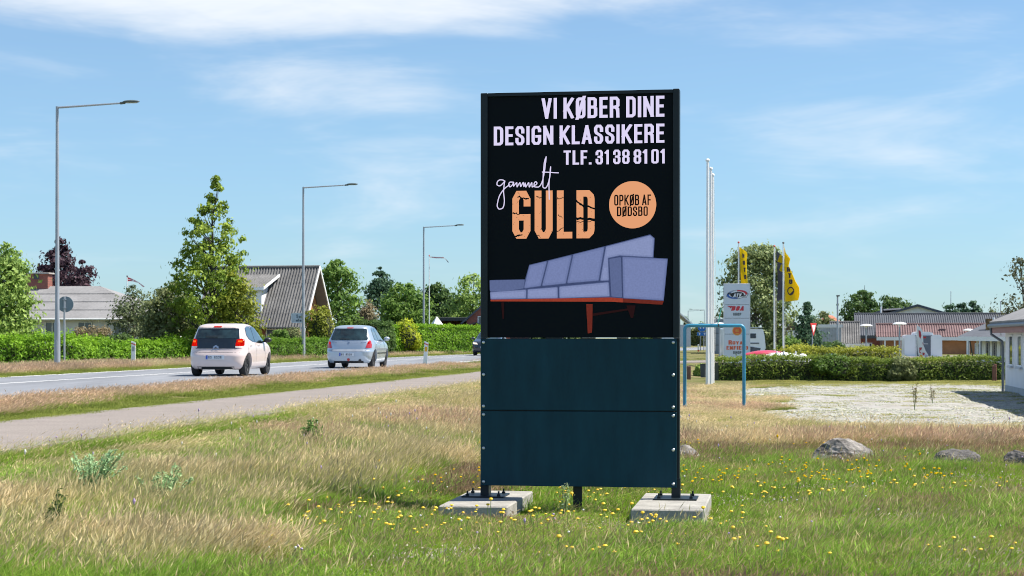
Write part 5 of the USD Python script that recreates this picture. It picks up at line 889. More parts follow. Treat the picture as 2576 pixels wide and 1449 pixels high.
tree("tall_pointed_tree", "tall pointed wind bent tree standing over the pink car", X_(527, 84), 84, 8.75, [(.10, 1.3), (.2, 2.0), (.34, 2.1), (.44, 1.8), (.55, 1.6), (.68, 1.35), (.78, 1.0), (.86, .55), (.93, .26), (1, .06)], ((.075, .13, .02), (.27, .34, .05)), 5, clumps=290, per=34, leaf=.11, spread=.28, lean=.06, trunk=.15, bark=BARK_DARK, limbs=70, hollow=.15)
tree("tall_pointed_tree", "gold green lower tree leaning against the pointed tree, above the pink car", X_(596, 83), 83, 4.3, scaled([(.1, .8), (.3, 1.0), (.6, .9), (.85, .5), (1, .1)], 1.0), G_GOLD, 55, clumps=100, per=44, leaf=.10, spread=.34)
tree("broadleaf_tree", "green tree rising behind the right end of the steep roof", X_(850, 126), 126, 6.6, scaled(round_, 1.65), G_MID, 6, clumps=120, per=44, leaf=.16, spread=.5, hollow=.35)
tree("broadleaf_tree", "pale green tree at the billboard's left edge above the brick house", X_(1190, 138), 138, 6.1, scaled(round_, 1.7), G_LIGHT, 7, clumps=90, per=44, leaf=.16, spread=.5, hollow=.35)
tree("broadleaf_tree", "rounded dark green tree left of the farthest lamp", X_(1020, 130), 130, 5.2, scaled(round_, 1.9), G_MID, 8, clumps=170, per=46, leaf=.16, spread=.5)
tree("broadleaf_tree", "dark green tree behind the small flagpole", X_(1100, 146), 146, 5.6, scaled(round_, 1.75), G_DARK, 9, clumps=150, per=46, leaf=.17, spread=.5)
tree("broadleaf_tree", "dark low tree between the flagpole and the brick house", X_(1148, 142), 142, 4.2, scaled(round_, 1.2), G_DARK, 91, clumps=90, per=46, leaf=.17, spread=.45)
tree("conifer", "dark spreading conifer top rising behind the round green trees", X_(960, 142), 142, 6.9, [(.5, 1.5), (.62, 1.3), (.72, .95), (.82, .9), (.9, .5), (1, .08)], G_BLUE, 10, clumps=70, per=46, leaf=.15, spread=.42, flat=.35, bark=BARK_DARK, droop=.3)
for i, (lab, px, y, w, h, c, lf) in enumerate((("grey brown twiggy bush behind the silver car", 925, 116, 2.3, 3.8, G_BROWN, .12), ("dull green bush right of the steep roof's barge board", 895, 112, 2.0, 2.9, G_MID, .12), ("bright yellow leaved bush left of the farthest lamp", 1020, 113, 2.3, 2.55, G_YEL, .12), ("green bush left of the yellow bush, behind the silver car", 968, 114, 1.5, 2.3, G_LIGHT, .11), ("dark golden conifer shrub at the steep roof house's gable", 808, 97, 2.2, 3.2, G_GOLD, .10), ("lower golden shrub right of the gable, behind the silver car's roof", 860, 99, 1.5, 1.9, G_GOLD, .10), ("small green bush between pavilion and brick house", 1132, 124, 1.9, 2.0, G_MID, .12), ("pale flowering bush in front of the brick house", 1188, 123, 1.4, 1.9, ((.12, .16, .06), (.33, .33, .19)), .11), ("brown green bush under the low white house's roof", 232, 88, 1.9, 1.95, G_BROWN, .09), ("dark green bush in front of the low house's window", 300, 87, 1.6, 1.5, G_DARK, .09), ("rounded green bush under the steep roof's eaves, right of the pink car", 700, 93, 1.3, 1.75, G_MID, .09), ("dull olive bush under the steep roof's eaves", 742, 96, 1.4, 1.8, G_OLIVE, .09), ("bright leaved bush under the steep roof's dormer", 650, 92, 1.2, 1.5, G_LIGHT, .09))):
    bush("garden_bush", lab, X_(px, y), y, w, w * .9, h, c, 200 + i, n=5600, leaf=lf * .72)
hedge("bright_hedge", "bright yellow green hedge behind the nearest street lamp", [(X_(-60, 71), 71), (X_(130, 73), 73), (X_(235, 76), 76)], 1.3, .98, G_BRIGHT, 31, dens=520, leaf=.055, ragged=.26, upright_=.5, aspect=2.6, hvar=.22)
hedge("bright_hedge", "bright green hedge behind the white marker post, left of the pink car", [(X_(225, 77), 77), (X_(420, 82), 82), (X_(560, 86), 86)], 1.4, .85, G_BRIGHT, 32, dens=500, leaf=.055, ragged=.26, upright_=.5, aspect=2.6, hvar=.25)
hedge("bright_hedge", "bright green hedge between the two cars behind the middle lamp", [(X_(640, 88), 88), (X_(835, 97), 97)], 1.3, .95, ((.045, .11, .012), (.12, .21, .022)), 33, dens=450, leaf=.06, ragged=.16, upright_=.4)
hedge("tall_green_hedge", "tall bright green clipped hedge right of the silver car", [(X_(960, 112), 112), (X_(1080, 117), 117), (X_(1240, 125), 125)], 1.6, 1.85, G_BRIGHT, 34, dens=380, leaf=.07, ragged=.14, hvar=.05)
hedge("dark_hedge", "short dark green hedge end beside the silver car", [(X_(925, 108), 108), (X_(965, 111), 111)], 1.5, 1.95, G_DARK, 35, dens=200, leaf=.11, ragged=.16)
# right of the billboard
tree("big_birch_tree", "large grey green tree behind the tower sign and yellow flags", X_(1900, 131), 131, 9.2, [(.06, 1.2), (.2, 2.2), (.4, 2.75), (.6, 2.5), (.8, 2.05), (.93, 1.75), (1, 1.0)], ((.08, .115, .045), (.27, .31, .14)), 12, clumps=330, per=46, leaf=.16, spread=.5, trunk=.2, limbs=50, droop=.5, hollow=.25, z=-.6)
tree("round_tree", "left of the two round trees beyond the long dark roof", X_(2172, 200), 200, 7.6, scaled(round_, 2.5), G_DARK, 13, clumps=140, per=44, leaf=.22, spread=.6, z=-.6)
tree("round_tree", "right of the two round trees beyond the long dark roof", X_(2243, 205), 205, 7.4, scaled(round_, 2.5), G_DARK, 14, clumps=140, per=44, leaf=.22, spread=.6, z=-.6)
tree("dark_tree", "dark upright tree between the yellow flag and the grey sheds", X_(2030, 128), 128, 4.8, [(.1, .9), (.35, 1.1), (.55, .75), (.75, .45), (.9, .25), (1, .06)], G_BLUE, 15, clumps=110, per=44, leaf=.14, spread=.4, z=-.6)
tree("rounded_tree", "olive rounded tree behind the red tiled roof", X_(2072, 186), 186, 5.0, scaled(round_, 1.5), G_OLIVE, 16, clumps=80, per=40, leaf=.2, spread=.5, z=-.6)
for i, (lab, px, top, r) in enumerate((("leftmost dark conifer beyond the long dark roof", 2392, 755, .75), ("middle dark conifer beyond the long dark roof", 2420, 757, .9), ("rightmost dark narrow conifer beyond the long dark roof", 2450, 752, .6))):
    y = 168; tree("dark_conifer", lab, X_(px, y), y, (850 - top) / FPX * y + 2.3, [(.35, r * 1.5), (.6, r * 1.3), (.8, r * .8), (.92, r * .5), (1, .1)], G_BLUE, 17 + i, clumps=60, per=42, leaf=.18, spread=.42, flat=.5, z=-.6, bark=BARK_DARK, group="dark conifers beyond the dark roof")
tree("pale_tree", "sparse pale tree between the conifers and the white building", X_(2500, 168), 168, 4.9, scaled(round_, 1.5), G_OLIVE, 23, clumps=50, per=36, leaf=.18, spread=.5, z=-.6, hollow=.2)
tree("bare_topped_tree", "sparse half bare tree above the white building at the right edge", X_(2572, 74), 74, 5.2, [(.3, .6), (.5, .85), (.75, .7), (.92, .4), (1, .1)], ((.06, .07, .04), (.17, .17, .10)), 24, clumps=46, per=22, leaf=.09, spread=.35, limbs=46, hollow=.2, trunk=.08)
hedge("low_hedge", "low dark green clipped hedge along the far side of the white lot", [(X_(1802, 69.2), 69.2), (X_(2100, 69.4), 69.4), (X_(2300, 69.4), 69.4), (X_(2524, 69.6), 69.6)], 1.3, .86, ((.035, .072, .014), (.185, .235, .04)), 36, dens=520, leaf=.052, ragged=.11, hvar=.10)
hedge("yellow_green_hedge", "yellow green hedge row behind the low dark hedge", [(X_(1960, 77), 77), (X_(2130, 78), 78), (X_(2260, 78), 78)], 1.4, 1.18, ((.10, .125, .016), (.34, .34, .05)), 37, dens=420, leaf=.058, ragged=.16, hvar=.12)
for i, (lab, px, y, w, h, c, lf) in enumerate((("bright green shrub growing into the low hedge left of its middle", 2098, 68.9, 2.0, 1.22, ((.035, .075, .012), (.10, .165, .03)), .085), ("grey green shrub bulging from the low hedge below the feather flag", 2270, 68.9, 1.5, 1.12, G_OLIVE, .08), ("dark rounded bush in front of the grey sheds", 2092, 112, 2.4, 2.4, G_DARK, .11), ("brown green hedge bush left of the feather flag", 2285, 75, 1.5, 1.5, G_BROWN, .08), ("brown green hedge bush right of the feather flag", 2392, 75, 1.9, 1.6, ((.055, .055, .015), (.16, .145, .04)), .08), ("green bush at the foot of the tower sign", 1812, 79, .75, 1.05, G_MID, .08), ("weedy green bush left of the flagpoles' foot", 1766, 76, .8, .85, G_LIGHT, .08), ("leafy green bush under the two right flagpoles", 1960, 92, 2.2, 1.6, G_LIGHT, .09), ("mid green garden bush between tree and dark tree", 1988, 118, 2.2, 2.8, G_MID, .12), ("yellow leaved bush beside the give way sign", 2028, 106, 1.0, 1.7, G_YEL, .1), ("reddish brown bush behind the motorhome", 1880, 118, 1.9, 2.9, G_BROWN, .12), ("small yellow bush in front of the dark roof's corner post", 2172, 90, .9, 1.15, G_YEL, .09), ("green thicket left of the long dark roof", 2190, 150, 2.2, 4.2, G_MID, .16), ("far low trees seen above the blue pipe frame", 1765, 240, 3.4, 4.2, G_OLIVE, .22), ("far dark conifer tip against the billboard's right edge", 1727, 240, 1.2, 5.2, G_BLUE, .2), ("far hedge row above the blue pipe frame", 1790, 250, 3.6, 3.0, G_MID, .22), ("far trees right of the sparse pale tree", 2540, 168, 2.6, 4.2, G_DARK, .18), ("dark thicket behind the grey sheds", 2135, 165, 2.6, 4.0, G_DARK, .18))):
    bush("shrub", lab, X_(px, y), y, w, w * .8, h, c, 300 + i, n=5200, leaf=lf * .75, z=None if y < 72 else (-.62 if px > 1800 else -.1))
# far belts of trees that close the view behind the houses (outside and between what is named above)
def belt(seed, y, x0, x1, h, n):
    rng = np.random.default_rng(seed); V, F, C, o = [], [], [], 0
    for k in range(n):
        cx = x0 + (x1 - x0) * (k + rng.uniform(0, 1)) / n; r = rng.uniform(2.2, 4.0); hh = h * rng.uniform(.6, 1.0); m = 420; d = rng.normal(0, 1, (m, 3)); d /= np.linalg.norm(d, axis=1, keepdims=True); p = np.array([cx, y + rng.uniform(-6, 6), hh * .5]) + d * np.array([r, r, hh * .5]) * rng.uniform(.7, 1.05, (m, 1))
        v, f, c = leaf_cards(rng, p, d, .55, leaf_cols(rng, m, (.03, .055, .02), (.09, .13, .05), np.clip(d[:, 2] * .4 + .5, 0, 1))); V.append(v); F.append(f + o); C.append(c); o += len(v)
    return (np.vstack(V), np.vstack(F)), np.vstack(C)
for nm, a in (("distant_tree_belt", (71, 260, -95, 8, 5.0, 40)), ("distant_tree_belt", (72, 300, 20, 105, 3.6, 32))):
    m, c = belt(*a); single(nm, m, LEAF, "far off belt of trees and gardens closing the view " + ("behind the left houses" if a[2] < 0 else "behind the right-hand buildings"), "trees", kind="stuff", tint=c)

# ------------------------------------------------------------------ poles, flags, the blue frame, the tower sign
POLEW = mat("white_pole", (0.76, 0.76, 0.76), .35, var=.03, coat=.3); KNOB_R = mat("red_knob", (0.5, 0.05, 0.04), .4); KNOB_D = mat("dark_knob", (0.06, 0.05, 0.05), .4); ROPE = mat("halyard", (0.62, 0.6, 0.56), .8)
def flagpole(lab, px, y, top, r, knob=None, base=0.0, group=None, name="flagpole", rope=True):
    x = wx(px, y); t = Thing(name, lab, "flagpole", (x, y, base), 0, group); H = wz(top, y) - base
    t.add("pole", tube([(0, 0, -.1), (0, 0, H * .6), (0, 0, H)], [r, r * .85, r * .6], 14), POLEW, smooth=40)
    k = lathe([(0, 0), (r * 1.05, .01), (r * 1.15, .05), (r * .8, .09), (0, .11)], 12); k.apply_translation([0, 0, H]); t.add("knob", k, knob or POLEW, smooth=40)
    if rope: t.add("halyard", tube([(r + .02, -.02, 1.2), (r + .05, -.03, H * .5), (r * .7, 0, H - .05)], .006, 4), ROPE)
    return t, x, H
for lab, px, y, top, r in (("tallest of the three bare white flagpoles beside the blue pipe frame", 1780, 65.0, 406, .070), ("second tallest of the three bare white flagpoles, between the other two", 1788, 66.0, 427, .066), ("shortest of the three bare white flagpoles", 1793, 67.0, 443, .062)):
    flagpole(lab, px, y, top, r, base=gz(wx(px, y), y), group="bare white flagpoles")
YELF = sheer("yellow_flag", (0.92, 0.70, 0.03)); DKF = mat("charcoal_flag", (0.055, 0.055, 0.075), .7); DKINK = mat("flag_ink", (0.035, 0.025, 0.03), .7)
def cloth(name, lab, loc, outline, wave, m, marks, cat_="flag", cell=.12, group=None):
    """a hanging flag: an outline in its own plane (a across, b up), rippled by wave(a, b) in depth; marks: (name, shape, material)"""
    t = Thing(name, lab, cat_, loc, 0, group)
    fr = patch(outline, lambda a, b: np.stack([a, wave(a, b), b], 1), cell); bk = patch(outline, lambda a, b: np.stack([a, wave(a, b) + .012, b], 1), cell)
    t.add("cloth", cat(fr, trimesh.Trimesh(bk.vertices, bk.faces[:, ::-1], process=False)), m, smooth=True)
    for nm, s, mm in marks:
        s = s.intersection(outline.buffer(-.01))
        if s.area > 1e-4: t.add(nm, patch(s, lambda a, b: np.stack([a, wave(a, b) - .008, b], 1), cell), mm)
    return t
def fl(px, py, x0, y): return (px - x0) / FPX * y, wz(py, y)
def vletters(text, x, z0, size, step, sx=1.0, rot=0, shear=0.0):
    out = []
    for i, ch in enumerate(text):
        s = text_shape(ch, size * sx, size, t=.24); s = affinity.rotate(s, rot, origin="center"); out.append((affinity.translate(s, x + shear * i, z0 - step * i)))
    return out
y = 100.0; t, x, H = flagpole("white flagpole with red knob behind the tower sign, flying a yellow flag", 1858, y, 612, .055, KNOB_R, -.6, "flagpoles with flags"); P = lambda *q: Polygon([fl(a, b, 1858, y) for a, b in q])
Z4 = lambda px, py: ((2430 + px / 4.831) * .7398, (800 + py / 4.831) * .7398)
PZ = lambda x0, q: Polygon([fl(*Z4(*p), x0, y) for p in q])
o = PZ(1858, [(402, 190), (450, 220), (530, 275), (540, 320), (525, 420), (530, 560), (532, 680), (545, 800), (520, 960), (440, 960), (435, 780), (425, 560), (415, 360)])
cloth("yellow_flag", "narrow yellow flag with dark lettering above the tower sign", (x, y, 0), o, lambda a, b: .10 * np.sin(a * 9 + b * 1.5) * (a + .1), YELF, [("letter", s, DKINK) for s in vletters("MOTO", fl(*Z4(452, 360), 1858, y)[0], fl(*Z4(452, 370), 1858, y)[1], .24, .40, .55, 0, .035)])
t, x, H = flagpole("white flagpole with red knob flying the charcoal flag", 1948, y, 621, .055, KNOB_R, -.6, "flagpoles with flags")
o = PZ(1948, [(1015, 240), (1060, 290), (1120, 340), (1165, 420), (1180, 620), (1185, 860), (1160, 1060), (1110, 1060), (1020, 1085), (1030, 960), (1040, 700), (1030, 460)])
mk = [("letter", s, YELF) for s in vletters("MOTO", fl(*Z4(1048, 460), 1948, y)[0], fl(*Z4(1048, 452), 1948, y)[1], .42, .52, .85, -20, .10)]
cloth("charcoal_flag", "charcoal flag with big yellow lettering between two poles", (x, y, 0), o, lambda a, b: .06 + .10 * np.sin(a * 6 + b * 1.1) * (a + .1), DKF, mk)
y = 98.0; t, x, H = flagpole("rightmost white flagpole with dark knob, flying the widest yellow flag", 1970.5, y, 613, .055, KNOB_D, -.6, "flagpoles with flags")
o = affinity.scale(PZ(1970.5, [(1140, 180), (1165, 290), (1225, 385), (1205, 500), (1260, 640), (1300, 760), (1345, 850), (1355, 960), (1340, 1065), (1240, 1085), (1145, 1085), (1148, 800), (1142, 500)]), 1.18, 1, origin=(0, 4))
cc = fl(*Z4(1252, 915), 1970.5, y); ring = Point(cc).buffer(.235).difference(Point(cc).buffer(.17)); arrow = Polygon([fl(*Z4(*p), 1970.5, y) for p in ((1225, 975), (1300, 905), (1300, 965), (1250, 990))])
mk = [("letter", s, DKINK) for s in vletters("RTO", fl(*Z4(1188, 600), 1970.5, y)[0], fl(*Z4(1188, 600), 1970.5, y)[1], .26, .34, .75, 0, .06)] + [("round_emblem", affinity.scale(ring, .82, 1), DKINK), ("emblem_arrow", arrow, DKINK)]
cloth("yellow_flag", "wide yellow flag with dark lettering and round emblem billowing to the right", (x, y, 0), o, lambda a, b: .12 * np.sin(a * 5 + b * 1.3) * (a + .1), YELF, mk)
# small red and white house flags
REDF = mat("red_flag", (0.42, 0.045, 0.06), .7); WHF = mat("white_flag", (0.72, 0.70, 0.70), .7)
y = 105.0; t, x, H = flagpole("thin white garden flagpole beside the grey green tree", 320, y, 697, .04, KNOB_D, ROADZ, "garden flagpoles", rope=False); Zp = lambda px, py: ((400 + px / 10.733) * .7398, (900 + py / 10.733) * .7398); q = lambda pts, x0: Polygon([fl(*Zp(*p), x0, y) for p in pts])
o = q([(358, 448), (560, 530), (780, 645), (990, 800), (940, 820), (760, 665), (540, 605), (358, 598)], 320)
cloth("pennant", "red and white pennant streaming over the grey green tree", (x, y, 0), o, lambda a, b: .06 * np.sin(a * 5), REDF, [("white_stripe", q([(358, 520), (560, 560), (800, 655), (990, 800), (975, 815), (780, 665), (550, 578), (358, 540)], 320), WHF), ("white_bar", q([(540, 520), (575, 535), (575, 615), (540, 605)], 320), WHF)], "flag", .1, "red and white pennants")
y = 119.0; t, x, H = flagpole("thin white garden flagpole right of the farthest street lamp", 1080, y, 645, .04, KNOB_R, ROADZ, "garden flagpoles", rope=False); Z3 = lambda px, py: ((1050 + px / 2.4143) * .7398, (750 + py / 2.4143) * .7398); q = lambda pts, x0: Polygon([fl(*Z3(*p), x0, y) for p in pts])
cloth("pennant", "narrow red and white pennant streaming right of the farthest street lamp", (x, y, 0), q([(996, 294), (1050, 298), (1110, 300), (1112, 308), (1130, 318), (1148, 340), (1145, 348), (1122, 318), (1108, 310), (1040, 309), (996, 303)], 1080), lambda a, b: .05 * np.sin(a * 6), WHF, [("red_stripe", q([(1000, 300), (1050, 303), (1110, 304), (1108, 309), (1040, 309), (1000, 304)], 1080), REDF), ("red_stripe", q([(1122, 315), (1148, 340), (1145, 348), (1120, 318)], 1080), DKF)], "flag", .1, "red and white pennants")
# blue pipe frame
BLUEP = mat("turquoise_paint", (0.025, 0.21, 0.33), .4, var=.18, scale=2.2, coat=.3); y = 42.0; x0, x1 = wx(1722.5, y), wx(1871.5, y); W = x1 - x0; zb = gz(x1, y); HT = wz(819, y) - zb
t = Thing("blue_pipe_frame", "turquoise bent steel pipe frame standing in the dry grass beside the billboard", "pipe frame", (x0, y, zb)); R = .10; a = np.linspace(0, np.pi / 2, 7)
t.add("frame", tube([(0, 0, -.4)] + [(0, 0, z) for z in (.5, 1.2)] + [(R - R * math.cos(q), 0, HT - R + R * math.sin(q)) for q in a] + [(W * .5, 0, HT)] + [(W - R + R * math.sin(q), 0, HT - R + R * math.cos(q)) for q in a] + [(W, 0, z) for z in (1.2, .5)] + [(W, 0, -.4)], .042, 14), BLUEP, smooth=40)
GREENP = mat("mint_paint", (0.10, 0.45, 0.33), .5); xr = wx(1807, y) - x0; t.add("rod", tube([(xr - .012, 0, HT + .03), (xr + .07, 0, HT + .42)], .012, 6), GREENP); t.add("hook", cat(tube([(xr, -.045, HT - .03), (xr, -.05, HT + .04)], .016, 6)), DGREY)
# tower sign
y = 84.0; x0 = wx(1822, y); gtop = wz(713, y); gb = -.35; W = wx(1885, y) - x0; t = Thing("tower_sign", "tall silver tower sign with motorcycle shop logos behind the low hedge", "sign", (x0, y, 0), -4); SIL = mat("silver_sheet", (0.56, 0.60, 0.66), .45, metal=.2, var=.04); SILE = mat("silver_edge", (0.62, 0.64, 0.66), .4)
rows = [gb, wz(895, y), wz(838, y), wz(800, y), wz(767, y), gtop]; rows = [gb, wz(840.5, y), wz(800.5, y), wz(766.5, y), gtop]
for a, b in zip(rows[:-1], rows[1:]): t.add("sheet", bevel_box(0, 0, a + .006, W, .22, b - .006, .008), SIL)
t.add("core", bx(.02, .02, gb, W - .02, .2, gtop - .02), DGREY); t.add("edge_strip", bx(W, .0, gb, W + .035, .22, gtop), SILE); t.add("edge_strip", bx(-.03, .01, gb, 0, .22, gtop), SILE)
ZT = lambda px, py: ((2460 + px / 5.18) * .7398, (950 + py / 5.175) * .7398); tp = lambda px, py: fl(*ZT(px, py), 1822, y)
LRED, LBLUE, LBLACK, LGREY, LWHITE = mat("logo_red", (0.50, 0.03, 0.045), .5), mat("logo_blue", (0.02, 0.10, 0.36), .5), mat("logo_black", (0.015, 0.016, 0.02), .5), mat("logo_grey", (0.09, 0.11, 0.12), .5), mat("logo_white", (0.70, 0.72, 0.75), .5); LORED, LORG = mat("logo_orange_red", (0.60, 0.10, 0.03), .5), mat("logo_orange", (0.62, 0.30, 0.05), .5)
def mark(nm, s, m, lay=0, lab=None): t.add(nm, upright(extr(s, .004), -.0005 - .004 * lay), m, label=lab)
def TL(text, a, b, c, d, **k): (p, q), (r, s) = tp(a, d), tp(c, b); return affinity.translate(text_shape(text, r - p, s - q, **k), p, q)
Pt = lambda pts: Polygon([tp(*p) for p in pts])
def ell(cx, cy, rx, ry, rot=0): (a, b), (c, d) = tp(cx, cy), tp(cx + rx, cy - ry); return affinity.rotate(affinity.scale(Point(a, b).buffer(1, quad_segs=16), c - a, d - b), rot)
e1 = ell(240, 265, 180, 78, 4)
mark("logo_ground", unary_union([e1, Pt([(40, 300), (90, 235), (400, 215), (440, 255), (400, 325), (330, 320)])]), LGREY); mark("logo_field", unary_union([ell(240, 265, 172, 70, 4), Pt([(55, 292), (95, 242), (395, 222), (425, 258), (395, 318), (330, 313)])]), LWHITE, 1)
mark("red_swoosh", ell(265, 255, 150, 66, 4).difference(ell(235, 275, 150, 62, 4)).intersection(Pt([(240, 100), (460, 100), (460, 300), (240, 300)])), LRED, 2); mark("blue_swoosh", ell(200, 275, 140, 66, 4).difference(ell(245, 262, 150, 58, 4)).intersection(Pt([(20, 200), (250, 200), (250, 420), (20, 420)])), LBLUE, 2); mark("black_field", ell(240, 270, 120, 48, 4), LBLACK, 2)
mark("lettering", TL("PRO", 66, 238, 168, 272, t=.2, slant=.2), LBLACK, 3); mark("lettering", TL("ATV", 168, 248, 322, 312, t=.22, slant=.2), LWHITE, 4)
mark("lettering", TL("DK", 335, 275, 400, 305, t=.2, slant=.2), LBLACK, 3)
mark("wing", Pt([(66, 466), (160, 470), (140, 500), (118, 512), (110, 492), (88, 486)]), LRED); mark("lettering", TL("BSA", 132, 470, 356, 552, t=.27, slant=.22), LRED, 0); mark("lettering", TL("SHOP", 168, 588, 312, 638, t=.2), LGREY)
mark("round_badge", ell(240, 905, 84, 82), LORED); mark("badge_ring", ell(240, 905, 84, 82).difference(ell(240, 905, 70, 68)), LORG, 1); mark("badge_emblem", TL("RE", 212, 880, 268, 925, t=.2), LORG, 1); mark("badge_emblem", Pt([(205, 945), (275, 945), (255, 962), (225, 962)]), LORG, 1)
mark("lettering", unary_union([TL("R", 88, 1070, 148, 1148, t=.2), TL("OYAL", 158, 1088, 392, 1146, t=.2)]), LORED); mark("lettering", TL("ENFIELD", 52, 1172, 432, 1238, t=.2), LORED); mark("lettering", TL("SHOP", 168, 1262, 316, 1312, t=.2), LGREY)
# other signs, lamps and posts on the right
y = 150.0; SBLUE = mat("sign_blue", (0.01, 0.13, 0.42), .4); t = Thing("cycle_sign", "round blue path sign with a blue plate below it, left of the flagpoles", "traffic sign", (wx(1766, y), y, -.1)); z0 = wz(828, y) + .1
t.add("pole", tube([(-.12, .05, -.1), (-.12, .05, z0 + .25)], .035, 8), GALV); t.add("pole", tube([(.16, .05, -.1), (.16, .05, z0 + .25)], .035, 8), GALV); d = trimesh.creation.cylinder(.36, .03, sections=28); d.apply_transform(trimesh.transformations.rotation_matrix(np.pi / 2, [1, 0, 0])); d.apply_translation([0, 0, z0 + .15]); dd = t.add("disc", d, SBLUE)
for xq in (-.13, .13): t.add("symbol", upright(extr(Point(xq, z0 + .2).buffer(.06).union(sbox(xq - .05, z0 + .05, xq + .05, z0 + .14)), .006), -.016), WHITEP, parent=dd)
p = t.add("plate", bx(-.42, -.015, z0 - .55, .42, .015, z0 - .26), SBLUE)
for xq in (-.2, .2): t.add("arrow", upright(extr(Polygon([(xq - .03, z0 - .5), (xq + .03, z0 - .5), (xq + .03, z0 - .38), (xq + .08, z0 - .38), (xq, z0 - .30), (xq - .08, z0 - .38), (xq - .03, z0 - .38)]), .006), -.016), WHITEP, parent=p)
t = Thing("marker_post", "tiny red and white marker post beside the distant blue path sign", "marker post", (wx(1757, 140), 140, 0)); t.add("post", bevel_box(-.06, -.05, -.1, .06, .05, 1.2, .01), POSTW); t.add("red_band", bx(-.063, -.053, .3, .063, .053, .75), POSTR)
y = 104.0; t = Thing("give_way_sign", "red and white give way triangle in front of the grey flat shed", "traffic sign", (wx(2046, y), y, -.6), 55); z0 = wz(814, y) + .6; tri = Polygon([(-.38, 0), (.38, 0), (0, -.68)]).buffer(.03)
t.add("pole", tube([(0, .06, -.1), (0, .06, z0)], .035, 8), GALV); b = t.add("plate", upright(extr(affinity.translate(tri, 0, z0), .02), 0), mat("sign_red", (0.55, 0.03, 0.03), .4)); t.add("field", upright(extr(affinity.translate(affinity.scale(tri, .58, .58), 0, z0 + .03), .006), -.021), WHITEP, parent=b)
LAMPW = mat("lamp_shade_white", (0.66, 0.67, 0.68), .4); first = None
for lab, px, py, y, bz in (("mushroom shaped lamp in front of the dark roof's left end", 2179, 815, 100, -.6), ("mushroom shaped lamp in front of the red roof, left of the caravan", 2263, 810, 90, -.6), ("mushroom shaped lamp beside the pale building's chimney", 2437, 827, 108, -.6), ("mushroom shaped lamp between flagpoles and tower sign", 1810, 811, 98, -.3)):
    at = (wx(px, y), y, wz(py, y) - 3.0)
    if first is None:
        t = Thing("garden_lamp", lab, "lamp", at, 0, "mushroom shaped lamps"); t.add("pole", tube([(0, 0, -.8), (0, 0, 2.86)], [.05, .04], 10), GALV, smooth=40); s = lathe([(.04, -.16), (.06, -.06), (.33, -.05), (.36, -.03), (.30, .03), (.15, .07), (0, .085)], 24); s.apply_translation([0, 0, 2.92]); t.add("shade", s, LAMPW, smooth=40); first = t.path
    else: copy_of(first, "garden_lamp", lab, "lamp", at, 0, "mushroom shaped lamps")
y = 116.0; t = Thing("slim_lamp_post", "slim tall grey lamp post in front of the grey sheds", "lamp post", (wx(2107, y), y, -.6)); H = wz(746, y) + .6; t.add("pole", tube([(0, 0, -.1), (0, 0, H)], [.075, .05], 10), GALV, smooth=40); t.add("lamp_head", bevel_box(-.08, -.3, H, .1, .08, H + .1, .02), LAMPH)
for lab, px, top, y in (("thin mast above the dark conifers", 2392, 736, 190), ("thin pale pole right of the conifers", 2517, 760, 150)):
    t = Thing("mast", lab, "mast", (wx(px, y), y, -.6), 0); H = wz(top, y) + .6; t.add("pole", tube([(0, 0, 0), (0, 0, H)], [.06, .03], 6), GALV); t.add("cap", bevel_box(-.05, -.05, H, .05, .05, H + .12, .01), LAMPW)
FEA = mat("feather_white", (0.74, 0.73, 0.74), .6, var=.03); ZF = lambda px, py: ((2900 + px / 5.175) * .7398, (980 + py / 5.175) * .7398); y = 72.2; x0 = wx(2318, y); qf = lambda pts: Polygon([fl(*ZF(*p), 2318, y) for p in pts])
o = qf([(1122, 652), (1180, 690), (1218, 740), (1230, 860), (1238, 1000), (1275, 1100), (1318, 1170), (1312, 1275), (1250, 1230), (1180, 1215), (1155, 1150), (1140, 1000), (1128, 800)])
t = cloth("feather_flag", "white feather flag with red print standing behind the low hedge", (x0, y, 0), o, lambda a, b: .06 * np.sin(a * 8 + b * 2.5), FEA, [("red_print", s, REDF) for s in (qf([(1150, 730), (1185, 760), (1200, 830), (1185, 890), (1160, 850)]), qf([(1215, 940), (1240, 980), (1232, 1010)]), qf([(1170, 1045), (1215, 1040), (1210, 1075), (1180, 1110), (1215, 1150), (1175, 1140)]), qf([(1225, 1130), (1262, 1140), (1255, 1185), (1228, 1175)]))] + [("orange_print", qf([(1180, 1165), (1225, 1180), (1235, 1225), (1190, 1218)]), LORG), ("blue_print", qf([(1275, 1160), (1312, 1180), (1305, 1255), (1262, 1225)]), mat("print_lilac", (.42, .40, .62), .6))], "flag", .08)
xl = fl(*ZF(1130, 800), 2318, y)[0]; t.add("pole", tube([(xl - .01, .03, -.2), (xl - .01, .03, wz(840, y)), (xl + .01, .03, wz(816, y))], .014, 6), POLEW)
y = 67.6; t = Thing("wooden_post", "short weathered reddish wooden post in front of the low hedge", "post", (wx(2502, y), y, gz(wx(2502, y), y))); t.add("post", bevel_box(-.08, -.06, -.2, .07, .07, .60, .02), mat("rusty_timber", (0.17, 0.075, 0.05), .9, var=.3, scale=9)); t.add("post_top", bevel_box(-.02, -.05, .58, .075, .06, .66, .015), mat("rusty_timber", (0.17, 0.075, 0.05)))
y = 74; t = Thing("grey_bin", "small grey bin left of the flagpoles among the weeds", "bin", (wx(1770, y), y, .05)); t.add("bin", lathe([(.0, 0), (.12, 0), (.15, .55), (.17, .57), (.13, .56), (.12, .5), (0, .48)], 14), DGREY)
y = 72; t = Thing("stump_post", "short dark post in the dry grass beside the billboard's right edge", "post", (wx(1733, y), y, gz(wx(1733, y), y))); t.add("post", bevel_box(-.08, -.08, -.2, .08, .08, .55, .02), TIMBER)

